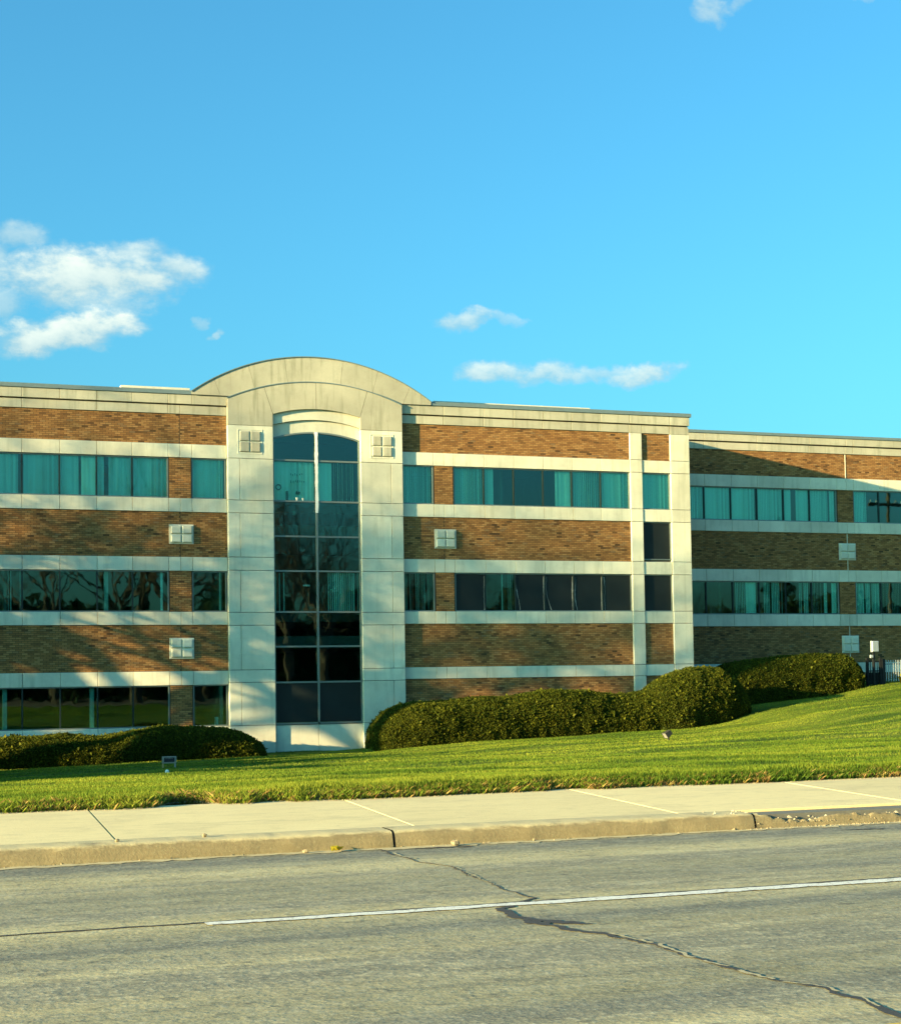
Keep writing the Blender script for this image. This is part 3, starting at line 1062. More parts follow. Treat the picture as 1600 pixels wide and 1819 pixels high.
def strip_window(edges, z0, z1, styles, y=YF, recess=0.11, dark_mull=True):
    """a ribbon window: frame (the part), with panes, mullions and blinds as sub-parts"""
    fw = 0.035
    x0, x1 = edges[0], edges[-1]
    ya, yb = y + recess - 0.05, y + recess + 0.05
    w = MB().box(x0, x1, ya, yb, z1 - fw, z1).box(x0, x1, ya, yb, z0, z0 + fw).box(x0, x0 + fw, ya, yb, z0 + fw, z1 - fw).box(x1 - fw, x1, ya, yb, z0 + fw, z1 - fw)
    # reveal lining
    win = w.build('window', 'frame_metal', bld)
    for e in edges[1:-1]:
        MB().box(e - 0.024, e + 0.024, ya + 0.004, yb, z0 + fw, z1 - fw).build('mullion', 'mullion_dark' if dark_mull else 'frame_metal', win)
    for i, (a, b) in enumerate(zip(edges[:-1], edges[1:])):
        pa = a + (fw if i == 0 else 0.024)
        pb = b - (fw if i == len(edges) - 2 else 0.024)
        MB().box(pa, pb, y + recess, y + recess + 0.006, z0 + fw, z1 - fw).build('pane', 'glass', win)
        st = styles[i] if i < len(styles) else None
        if st is None:
            continue
        wd = pb - pa
        if st == 'film':
            MB().box(pa + 0.004, pb - 0.004, y + recess - 0.008, y + recess - 0.001, z0 + fw + .004, z1 - fw - .004).build('dark_film', 'dark_film', win)
            continue
        for seg in st:
            fa, fb = seg[0], seg[1]
            turn = seg[2] if len(seg) > 2 else 0.3
            gp = seg[3] if len(seg) > 3 else 0.0
            o = slats(pa + fa * wd, pa + fb * wd, z0 + 0.05, z1 - 0.02, y + recess + 0.075, turn, gaps=gp).build('blind', 'blind_cloth', win)
            o['kind'] = 'stuff'
    return win


FULL = [(0.0, 1.0)]
# ---- left block
XL0 = -13.0
LE = [4.579 - 1.245 * i for i in range(14, 0, -1)] + [4.579, 5.832, 7.086, 8.300, 9.554]
LE = [e for e in LE if e > XL0]
XT0, XT1 = 11.63, 18.14             # stair tower
JL = LE + [9.97, 10.386, XT0]
JLx = [XL0] + JL
for (z1, z0) in ((LV['br1b'], LV['w1t']), (LV['w1b'], LV['bd1b']), (LV['br2b'], LV['w2t']), (LV['w2b'], LV['bd2b']), (LV['br3b'], LV['w3t']), (LV['w3b'], LV['bd3b'])):
    band(JLx, z0, z1)
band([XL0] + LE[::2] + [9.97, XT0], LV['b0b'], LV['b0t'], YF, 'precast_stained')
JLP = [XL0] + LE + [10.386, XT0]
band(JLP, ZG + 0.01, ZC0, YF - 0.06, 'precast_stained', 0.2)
MB().box(XL0 - 0.05, 10.37, YF - 0.10, YF + 0.5, ZC0, ZC1).build('coping', 'coping_metal', bld)
brick_panel(XL0, XT0, LV['br1b'], LV['br1t'], joint=9.97)
brick_panel(XL0, XT0, LV['br2b'], LV['bd1b'], joint=9.97)
brick_panel(XL0, XT0, LV['br3b'], LV['bd2b'], joint=9.97)
for (z0, z1) in ((LV['w1b'], LV['w1t']), (LV['w2b'], LV['w2t']), (LV['w3b'], LV['w3t'])):
    brick_panel(9.585, 10.355, z0, z1, YF + 0.03, individual=True)
MB().box(XL0, XT0, YF, YF + 0.2, -1.6, LV['bd3b'] - 0.01).build('plinth', 'precast', bld)
nL = len(LE) - 1
st1 = [FULL] * (nL - 5) + [[(0, .92)], [(0.03, 1)], [(0, .55, .35), (0.60, .97, 0.15)], [(0, .17), (.34, 1)], [(0.03, 1, .3)]]
strip_window(LE, LV['w1b'], LV['w1t'], st1)
strip_window([10.386, XT0 - 0.03], LV['w1b'], LV['w1t'], [[(0, 1, .3)]])
st2 = [None] * (nL - 5) + [[(.55, 1, 1.1, .25)], None, None, None, [(.80, .84, .2)]]
st2[nL - 6] = [(0.1, 1, .9, .1)]
strip_window(LE, LV['w2b'], LV['w2t'], st2)
strip_window([10.386, XT0 - 0.03], LV['w2b'], LV['w2t'], [[(.82, .92, .5)]])
strip_window(LE, LV['w3b'], LV['w3t'], [None] * nL)
strip_window([10.386, XT0 - 0.03], LV['w3b'], LV['w3t'], [None])

# ---- right block
RE = [20.19, 21.40, 22.61, 23.815, 25.01, 26.22, 27.45]
JR = [XT1, 19.39, 19.80, 20.19] + RE[1:]
for (z1, z0) in ((LV['br1b'], LV['w1t']), (LV['w1b'], LV['bd1b']), (6.02, 5.52), (4.09, 3.62), (2.03, 1.59)):
    band(JR, z0, z1)
    panel(27.97, 29.20, z0, z1)
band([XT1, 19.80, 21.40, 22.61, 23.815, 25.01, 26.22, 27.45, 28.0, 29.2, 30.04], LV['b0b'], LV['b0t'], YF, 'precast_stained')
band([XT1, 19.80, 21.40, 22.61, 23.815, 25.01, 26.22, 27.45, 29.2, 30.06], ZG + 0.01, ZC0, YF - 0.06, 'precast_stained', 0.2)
MB().box(19.30, 30.12, YF - 0.10, YF + 0.5, ZC0, ZC1).build('coping', 'coping_metal', bld)
for (z0, z1) in ((LV['br1b'], LV['br1t']), (6.02, LV['bd1b']), (2.03, 3.62), (-1.2, 1.59)):
    brick_panel(XT1, 27.45, z0, z1, joint=19.80 if z0 > 5 and z1 < 9 else None)
    if not (z0 > 5 and z1 < 9):
        brick_panel(27.97, 29.20, z0, z1)
for (z0, z1) in ((LV['w1b'], LV['w1t']), (4.09, 5.52)):
    brick_panel(19.43, 20.16, z0, z1, YF + 0.03, individual=True)
strip_window([XT1 + 0.04, 19.39], LV['w1b'], LV['w1t'], [[(0, 1, .55)]])
strip_window(RE, LV['w1b'], LV['w1t'], [[(0, 1, .45)], [(0, .37, .25)], None, [(.45, 1, .15)], [(0, 1, .45, .12)], [(0, 1, .2)]])
strip_window([XT1 + 0.04, 19.39], 4.09, 5.52, [[(0.05, 1, 1.05, .1)]])
rw = strip_window(RE, 4.09, 5.52, ['film', [(.42, .62, .6, .3), (.78, .95, .9)], 'film', 'film', 'film', 'film'])
strip_window([27.97, 29.20], LV['w1b'], LV['w1t'], [[(0, 1, .2)]])
strip_window([27.97, 29.20], 6.10, LV['bd1b'], ['film'])
strip_window([27.97, 29.20], 4.09, 5.52, ['film'])
# torn edges of the window film
for xe, kind in ((21.36, 0), (22.66, 1), (23.78, 0), (23.89, 1), (24.97, 0), (25.07, 1), (26.19, 0), (26.29, 1)):
    pts_l, pts_r = [], []
    n = 22
    for i in range(n + 1):
        t = i / n
        z = 4.14 + t * 1.28
        if kind == 0:
            x = xe - 0.012 * math.sin(t * 3.1) + random.uniform(-.006, .006)
            wv = (0.012 + 0.035 * max(0, math.sin(t * 3.14 + xe)) * random.uniform(.2, 1))
        else:
            x = xe + (0.11 + 0.05 * math.sin(xe * 9)) * (1 - t) ** 2.2 - 0.03 * math.sin(t * 5 + xe) + random.uniform(-.008, .008)
            wv = (0.012 + 0.055 * max(0, math.sin(t * 4.1 + xe * 3)) * random.uniform(.3, 1)) * (1 - .5 * t)
        pts_l.append((x - wv / 2, z))
        pts_r.append((x + wv / 2, z))
    mb = MB()
    mb.prism(pts_l + pts_r[::-1], YF + 0.0960, YF + 0.1005)
    mb.build('torn_film', 'torn_film', rw)
# pier panels at the end of the block
ZP = [1.0 - 2.2, 1.59, 2.03, 3.62, 4.09, 5.52, 6.02, 7.58, 8.07, 9.50, 9.99, 11.04]
for a, b in zip(ZP[:-1], ZP[1:]):
    panel(27.45, 27.97, a, b, YF - 0.03, 0.2)
    panel(29.20, 30.04, a, b, YF - 0.03, 0.2)
# return wall towards the wing, stacked panels
for a, b in zip(ZP[:-1], ZP[1:]):
    mb = MB()
    mb.box(29.86, 30.035, YF + 0.18, YW - 0.01, a + JG, b - JG)
    mb.build('return_panel', 'precast' if (b - a) < 0.6 else 'side_brick', bld)
MB().box(29.80, 30.06, YF + 0.15, YW + 0.2, 11.05, ZC0).build('return_panel', 'precast_stained', bld)
MB().box(29.74, 30.12, YF + 0.51, YW + 0.4, ZC0, ZC1).build('coping', 'coping_metal', bld)

# ornaments: square plate with four raised blocks
def ornament(x0, x1, z0, z1, y, plate=True):
    w, h = x1 - x0, z1 - z0
    if plate:
        o = MB().cbox(x0, x1, y - 0.03, y + 0.05, z0, z1, 0.008).build('ornament', 'precast', bld)
    else:
        t = 0.03
        o = MB().box(x0 - .07, x1 + .07, y - 0.012, y, z1 + .04, z1 + .07).box(x0 - .07, x1 + .07, y - 0.012, y, z0 - .07, z0 - .04) \
            .box(x0 - .07, x0 - .04, y - 0.012, y, z0 - .04, z1 + .04).box(x1 + .04, x1 + .07, y - 0.012, y, z0 - .04, z1 + .04).build('ornament', 'precast', bld)
    mx, mz = w * 0.07, h * 0.07
    if not plate:
        mx = mz = 0.0
    g = 0.035
    yf = y - (0.03 if plate else 0)
    for i in (0, 1):
        for j in (0, 1):
            xa = x0 + mx + i * ((w - 2 * mx) / 2 + g / 2)
            za = z0 + mz + j * ((h - 2 * mz) / 2 + g / 2)
            ww, hh = (w - 2 * mx - g) / 2, (h - 2 * mz - g) / 2
            c = 0.028
            d = 0.065 if plate else 0.045
            mb = MB().cbox(xa, xa + ww, yf - d, yf, za, za + hh, c)
            mb.build('raised_block', 'precast' if plate else 'precast_stained', o)
    return o


ornament(9.57, 10.43, 6.45, 7.14, YF + 0.045)
ornament(9.56, 10.42, 2.42, 3.15, YF + 0.045)
ornament(19.40, 20.25, 6.42, 7.14, YF + 0.045)

# ---- stair tower
YT = YF - 0.16
TXC = 14.885
OL, OR_ = 13.28, 16.53             # glazed opening


def arc_z(xc, half, zend, zcrown):
    s = zcrown - zend
    R = (half * half + s * s) / (2 * s)
    return lambda x: zcrown - R + math.sqrt(max(R * R - (x - xc) ** 2, 0))


mid = arc_z(TXC, 3.255, 11.66, 12.36)
inner1 = arc_z((OL + OR_) / 2, 1.63, 11.16, 11.40)
inner2 = arc_z((OL + OR_) / 2, 1.63, 10.78, 11.02)
glz = arc_z((OL + OR_) / 2, 1.63, 10.32, 10.58)
outer = arc_z(14.83, 4.47, 11.84, 13.28)


def arcpts(f, a, b, n=14):
    return [(a + (b - a) * i / n, f(a + (b - a) * i / n)) for i in range(n + 1)]


ZTL = [-1.6, 0.04, 1.56, 2.00, 3.58, 4.04, 5.53, 6.00, 7.57, 8.03, 9.52, 10.71]
for a, b in zip(ZTL[:-1], ZTL[1:]):
    tall = (b - a) > 0.8 and b < 9.6 and a > -0.5
    for (x0, x1, xj) in ((XT0, OL, 12.06), (OR_, XT1, 17.69)):
        if tall:
            panel(x0, xj, a, b, YT, 0.30)
            panel(xj, x1, a, b, YT, 0.30)
        else:
            panel(x0, x1, a, b, YT, 0.30)
g_ = 0.008
def prism_part(name, pts, y0, y1, mat, parent=bld):
    return MB().prism(pts, y0, y1).build(name, mat, parent)


# shoulders and voussoirs of the middle arch
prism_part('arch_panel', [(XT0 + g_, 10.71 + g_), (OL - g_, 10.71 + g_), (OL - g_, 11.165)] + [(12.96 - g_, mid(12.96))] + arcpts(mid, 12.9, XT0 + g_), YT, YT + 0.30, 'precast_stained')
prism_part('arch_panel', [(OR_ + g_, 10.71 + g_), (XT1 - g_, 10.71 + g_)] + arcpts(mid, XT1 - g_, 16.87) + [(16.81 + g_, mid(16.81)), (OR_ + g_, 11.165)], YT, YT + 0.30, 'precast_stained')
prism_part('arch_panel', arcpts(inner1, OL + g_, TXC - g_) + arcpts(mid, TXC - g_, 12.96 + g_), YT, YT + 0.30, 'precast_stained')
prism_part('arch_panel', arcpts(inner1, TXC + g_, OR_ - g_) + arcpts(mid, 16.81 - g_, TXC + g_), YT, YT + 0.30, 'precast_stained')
# thin drip course on the middle arch
prism_part('arch_coping', arcpts(mid, XT0 - .01, XT1 + .01, 30) + [(x, z + 0.035) for x, z in arcpts(mid, XT1 + .01, XT0 - .01, 30)], YT - 0.02, YT + 0.2, 'coping_metal')
# stepped lintels inside the opening
prism_part('lintel', arcpts(inner2, OL + .002, OR_ - .002, 24) + arcpts(inner1, OR_ - .002, OL + .002, 24), YT + 0.10, YT + 0.32, 'precast')
prism_part('lintel', arcpts(glz, OL + .002, OR_ - .002, 24) + [(x, z - 0.012) for x, z in arcpts(inner2, OR_ - .002, OL + .002, 24)], YT + 0.18, YT + 0.34, 'precast')
# outer segmental gable
oj = [(10.37, 10.37), (11.17, 11.40), (12.41, 12.72), (13.73, 13.93), (15.91, 15.75), (17.24, 16.94), (18.47, 18.2), (19.29, 19.29)]
for (ta, ba), (tb, bb) in zip(oj[:-1], oj[1:]):
    p = [(ba + g_ / 2, ZC0 + .004), (bb - g_ / 2, ZC0 + .004)] + arcpts(outer, tb - g_ / 2, ta + g_ / 2, 8)
    prism_part('gable_panel', p, YF - 0.12, YF + 0.38, 'precast_stained')
prism_part('gable_coping', arcpts(outer, 10.36, 19.30, 40) + [(x, z + 0.035) for x, z in arcpts(outer, 19.30, 10.36, 40)], YF - 0.15, YF + 0.42, 'coping_metal')
MB().box(10.60, 19.20, YF - 0.10, YF + 0.36, ZC0 - 0.01, ZC0 + 0.002).build('gable_bed', 'joint', bld)
# tower ornaments
ornament(12.06, 12.81, 9.75, 10.50, YT, plate=False)
ornament(16.97, 17.72, 9.75, 10.50, YT, plate=False)
# curtain wall
YGL = YF + 0.02
TR = [0.07, 1.54, 2.82, 4.06, 5.53, 6.78, 8.05, 9.53]
fw = 0.05
cw = MB().box(OL, OL + fw, YGL - .06, YGL + .06, 0.02, 10.31).box(OR_ - fw, OR_, YGL - .06, YGL + .06, 0.02, 10.31)
cw.prism(arcpts(glz, OL + fw, OR_ - fw, 24) + [(x, z - 0.06) for x, z in arcpts(glz, OR_ - fw, OL + fw, 24)], YGL - .06, YGL + .06)
cwo = cw.build('window', 'frame_metal', bld)
cwo['label'] = 'tall arched stair tower window of sixteen tinted panes'
XM = 14.90
MB().box(XM - 0.032, XM + 0.032, YGL - .066, YGL + .05, 0.11, glz(XM) - 0.062).build('mullion', 'frame_metal', cwo)
for z in TR:
    for (a, b) in ((OL + fw, XM - .033), (XM + .033, OR_ - fw)):
        MB().box(a, b, YGL - .055, YGL + .05, z - 0.03, z + 0.03).build('transom', 'frame_metal', cwo)
for i, z in enumerate(TR):
    for (a, b) in ((OL + fw, XM - .033), (XM + .033, OR_ - fw)):
        if i < len(TR) - 1:
            MB().box(a, b, YGL, YGL + .006, z + .03, TR[i + 1] - .03).build('pane', 'glass', cwo)
        else:
            prism_part('pane', [(a, z + .03), (b, z + .03)] + [(x, zz - .058) for x, zz in arcpts(glz, b, a, 12)], YGL, YGL + .006, 'glass', cwo)
ybl = YGL + 0.10
def blind_in(x0, x1, z0, z1, turn, gaps=0.0):
    o = slats(x0, x1, z0, z1, ybl, turn, gaps=gaps).build('blind', 'blind_cloth', cwo)
    o['kind'] = 'stuff'
blind_in(OL + .05, XM - .04, 8.10, 9.48, 0.12)
blind_in(XM + .04, 15.48, 8.10, 9.48, 0.05)
blind_in(15.55, OR_ - .06, 8.10, 9.48, 1.15, 0.1)
blind_in(OL + .05, OL + .42, 4.10, 5.48, 0.8, 0.2)
blind_in(15.30, OR_ - .08, 4.10, 5.48, 0.75, 0.25)
for (a, b) in ((OL + fw, XM - .034), (XM + .034, OR_ - fw)):
    MB().box(a + .004, b - .004, YGL - .008, YGL - .001, 0.115, 1.505).build('dark_film', 'dark_film', cwo)
# bits on the sills: pots and faded paper lettering shapes
MB().cbox(13.78, 13.86, ybl - .09, ybl - .03, 8.085, 8.42, .01).build('sill_item', 'paper', cwo)
MB().tube([(14.18, ybl - .07, 8.085), (14.18, ybl - .07, 8.19)], [.05, .065], 10).build('sill_pot', 'cup_white', cwo)
MB().tube([(14.40, ybl - .07, 8.085), (14.40, ybl - .07, 8.17)], [.04, .05], 10).build('sill_pot', 'cup_white', cwo)
mb = MB()
for i in range(26):
    a = random.uniform(0, 6.28)
    r = random.uniform(.02, .10)
    x, z = 14.20 + math.cos(a) * r, 8.29 + abs(math.sin(a)) * r
    mb.poly([(x, ybl - .07, z), (x + .05, ybl - .065, z + .02), (x + .02, ybl - .08, z + .06)], [(0, 1, 2)])
mb.build('sill_plant', 'conifer_leaf', cwo)
ring = MB()
for i in range(16):
    a0, a1 = i / 16 * 6.2832, (i + 1) / 16 * 6.2832
    q = []
    for aa, rr in ((a0, .07), (a1, .07), (a1, .11), (a0, .11)):
        q.append((13.50 + math.cos(aa) * rr, 8.55 + math.sin(aa) * rr))
    ring.prism(q, YGL + .008, YGL + .012)
ring.build('window_sticker', 'paper', cwo)
mb = MB()
for row, zr in enumerate((8.98, 8.72)):
    x = 13.95
    while x < 14.45:
        w_ = random.uniform(.03, .06)
        zz = zr + random.uniform(-.02, .03)
        mb.box(x, x + w_ * .5, YGL + .008, YGL + .010, zz, zz + random.uniform(.04, .10))
        x += w_ + .035
mb.build('window_sticker', 'paper', cwo)
for (x, z, s) in ((13.88, 7.86, .05), (14.08, 7.62, .10), (13.72, 7.58, .05), (13.60, 7.2, .06)):
    mb = MB()
    pts = [(x + math.cos(i / 9 * 6.28) * s * random.uniform(.6, 1), z + math.sin(i / 9 * 6.28) * s * random.uniform(.6, 1)) for i in range(9)]
    mb.prism(pts, YGL + .008, YGL + .011)
    mb.build('window_sticker', 'paper', cwo)
MB().box(14.52, 14.76, YGL + .55, YGL + .62, 5.02, 5.08).build('strip_lamp', 'white_paint', cwo)
# sun glint on the upper centre mullion, modelled as a wavy white strip
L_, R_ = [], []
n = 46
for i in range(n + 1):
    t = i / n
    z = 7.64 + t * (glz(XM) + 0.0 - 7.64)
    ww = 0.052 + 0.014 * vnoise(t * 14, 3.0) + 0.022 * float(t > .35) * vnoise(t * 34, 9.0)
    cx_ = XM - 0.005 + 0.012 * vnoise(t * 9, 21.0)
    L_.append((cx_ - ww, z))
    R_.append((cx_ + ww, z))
MB().prism(L_ + R_[::-1], YGL - .082, YGL - .068).build('glint_strip', 'glint_strip', cwo)
# plinth of the opening
MB().cbox(OL + .004, XM - .006, YF + .0, YF + .2, -1.6, 0.012, .006).build('precast_panel', 'precast', bld)
MB().cbox(XM + .006, OR_ - .004, YF + .0, YF + .2, -1.6, 0.012, .006).build('precast_panel', 'precast', bld)

# ---- wing
WE0 = 30.06
WE = [30.45, 31.72, 33.0, 34.28, 35.55, 36.86, 38.16, 39.52]
WE2 = [40.38, 41.70, 42.98, 44.26, 45.54, 46.8, 48.1]
WEND = 50.0
WL = dict(c1=12.0, c0=11.88, g=11.55, b0t=11.52, b0b=11.20, br1b=10.13, w1t=9.61, w1b=8.19, bd1b=7.70, br2b=6.09, w2t=5.57, w2b=4.16, bd2b=3.64, br3b=2.05, bd3b=1.6)
JW = [WE0] + WE + [40.0] + WE2 + [WEND]
for (z1, z0) in ((WL['br1b'], WL['w1t']), (WL['w1b'], WL['bd1b']), (WL['br2b'], WL['w2t']), (WL['w2b'], WL['bd2b']), (WL['br3b'], WL['bd3b'])):
    band(JW, z0, z1, YW)
band([WE0] + WE[::2] + [40.0] + WE2[::2] + [WEND], WL['b0b'], WL['b0t'], YW, 'precast_stained')
band([WE0] + WE[::2] + [40.0] + WE2[::2] + [WEND], WL['g'] + .01, WL['c0'], YW - .06, 'precast_stained', .2)
MB().box(30.10, WEND, YW - .10, YW + .5, WL['c0'], WL['c1']).build('coping', 'coping_metal', bld)
for (z0, z1) in ((WL['br1b'], WL['b0b']), (WL['br2b'], WL['bd1b']), (WL['br3b'], WL['bd2b']), (0.0, WL['bd3b'])):
    brick_panel(WE0, WEND, z0, z1, YW + .045, joint=40.0)
    MB().box(39.985, 40.015, YW + .030, YW + .05, z0, z1).build('expansion_joint', 'precast', bld)
for (z0, z1) in ((WL['w1b'], WL['w1t']), (WL['w2b'], WL['w2t'])):
    brick_panel(39.55, 40.35, z0, z1, YW + .03)
strip_window(WE, WL['w1b'], WL['w1t'], [FULL, FULL, [(0, 1, .1)], [(0, 1, .1)], [(0, 1, .2)], [(0, .34, .1), (.52, 1, .1)], [(0, .70, .2), (.80, 1, .1)]], YW)
strip_window(WE2, WL['w1b'], WL['w1t'], [[(0, .55, .3)], None, FULL, FULL, None, FULL], YW)
strip_window(WE, WL['w2b'], WL['w2t'], [None, None, None, [(.05, .55, .7, .15), (.55, .95, .1)], [(.2, .92, .6, .25)], [(.55, .95, .55, .15)], [(.05, .5, .9, .2), (.5, .62, .1), (.8, .97, .05)]], YW)
strip_window(WE2, WL['w2b'], WL['w2t'], [[(.05, 1, .35, .05)], [(.1, 1, .9, .1)], FULL, None, FULL, None], YW)
ornament(39.56, 40.41, 6.53, 7.27, YW + .045)
ornament(39.60, 40.45, 2.47, 3.22, YW + .045)

# ---- inside: slabs, back wall, roof deck, columns
def room(x0, x1, y0, y1, levels, name='floor_slab'):
    for (a, b) in levels:
        MB().box(x0, x1, y0, y1, a, b).build(name, 'room_floor', bld)


IB = YF + 0.17
room(XL0 + .2, 29.8, IB, 64.0, [(6.75, 7.2), (2.75, 3.2), (-1.4, -0.9)])
MB().box(XL0 + .2, 29.8, 64.0, 64.2, -1.4, 11.4).build('back_wall', 'room_wall', bld)
MB().box(XL0 - .02, XL0 + .19, IB + .03, 64.2, -1.6, 11.72).build('end_wall', 'side_brick', bld)
MB().box(XL0 + .2, 29.74, IB + .06, 64.2, 11.42, 11.60).build('roof_deck', 'roofing_light', bld)
MB().box(29.72, 29.855, IB + .06, 64.2, -1.4, 11.41).build('party_wall', 'room_wall', bld)
for xx in (11.40, 18.30):
    MB().box(xx - .06, xx + .06, IB + .02, 63.9, -1.35, 11.4).build('party_wall', 'room_wall', bld)
for (z0, z1) in ((-0.9, 2.75), (3.2, 6.75), (7.2, 11.41)):
    for xx in (-6.2, -1.2, 4.1):
        MB().box(xx - .05, xx + .05, 57.2, 63.99, z0, z1).build('partition', 'room_wall', bld)
    for xx in (22.55, 26.3):
        MB().box(xx - .05, xx + .05, 57.2, 63.99, z0, z1).build('partition', 'room_wall', bld)
for xx, z0, z1 in ((7.42, 3.2, 6.75), (4.02, -.9, 2.75), (6.92, -.9, 2.75), (1.3, -.9, 2.75), (2.0, 3.2, 6.75)):
    MB().box(xx - .07, xx + .07, IB + .10, IB + .26, z0, z1).build('inner_column', 'column_paint', bld)
# hung ceilings give the dim band at the window heads
for (z0, z1) in ((2.30, 2.36), (6.25, 6.31), (10.2, 10.26)):
    MB().box(XL0 + .3, 11.3, IB + .3, 63.9, z0, z1).build('ceiling', 'column_paint', bld)
    MB().box(18.4, 29.7, IB + .3, 63.9, z0, z1).build('ceiling', 'column_paint', bld)
for z in (4.05, 8.05):
    MB().box(11.5, 18.2, IB + .9, 63.9, z - .3, z).build('stair_landing', 'room_floor', bld)
MB().box(11.25, 11.45, IB + .25, IB + .5, .05, .35).build('desk_item', 'blind_cloth', bld)
MB().box(10.95, 11.55, IB + .2, IB + .7, -.02, .06).build('desk_item', 'blind_cloth', bld)
IW = YW + .17
room(30.2, WEND - .2, IW, 68.0, [(6.85, 7.3), (2.75, 3.2), (-.4, .1)])
MB().box(30.2, WEND - .2, 68.0, 68.2, -1, 11.5).build('back_wall', 'room_wall', bld)
MB().box(WEND - .19, WEND, IW + .03, 68.2, -1, 11.86).build('end_wall', 'side_brick', bld)
MB().box(30.14, WEND - .2, IW + .06, 68.2, 11.58, 11.72).build('roof_deck', 'roofing_light', bld)
MB().box(29.92, 30.13, IW + .06, 68.2, -1, 11.57).build('party_wall', 'room_wall', bld)
for (z0, z1) in ((3.2, 6.85), (7.3, 11.5)):
    MB().box(34.3, 34.4, 61.5, 67.9, z0, z1).build('partition', 'room_wall', bld)
# low roofing kerbs that show above the parapet
MB().box(8.10, 10.55, YF + 1.2, YF + 1.6, 11.6, 12.20).build('roof_kerb', 'roofing_light', bld)
MB().box(19.85, 26.35, YF + 1.2, YF + 1.6, 11.6, 12.16).build('roof_kerb', 'roofing_light', bld)

# backing wall behind joints (main and wing), with openings left for the windows
def backing(x0, x1, spans, y):
    for (z0, z1) in spans:
        MB().box(x0, x1, y, y + .05, z0, z1).build('backing', 'joint', bld)
YB = YF + 0.121
backing(XL0 + .02, XT0 - .002, [(9.50, 11.70), (5.50, 8.07), (1.49, 4.07), (-1.5, .05)], YF + .118 + .03)
backing(XT1 + .002, 29.8, [(9.50, 11.70), (7.585, 8.07), (5.52, 6.095), (1.0, 4.09), (-1.5, 1.0)], YF + .118 + .03)
backing(XT1 + .002, 27.97, [(6.10, 7.58)], YF + .118 + .03)
backing(WE0 + .1, WEND - .21, [(9.61, 11.85), (5.57, 8.19), (-.9, 4.16)], YW + .118 + .03)
for (x0, x1) in ((9.556, 10.384), (19.392, 20.188), (27.46, 27.965), (29.21, 29.75)):
    for (z0, z1) in ((8.072, 9.498), (4.092, 5.498), (.052, 1.488)):
        MB().box(x0, x1, YF + .135, YF + .168, z0, z1).build('backing', 'joint', bld)
for (z0, z1) in ((8.192, 9.608), (4.162, 5.568)):
    MB().box(39.525, 40.375, YW + .135, YW + .168, z0, z1).build('backing', 'joint', bld)
MB().box(XT0 + .01, OL - .01, YT + .301, YT + .35, -1.5, 11.60).build('backing', 'joint', bld)
MB().box(OR_ + .01, XT1 - .01, YT + .301, YT + .35, -1.5, 11.60).build('backing', 'joint', bld)
MB().box(OL - .01, OR_ + .01, YT + .345, YT + .38, 10.62, 12.20).build('backing', 'joint', bld)

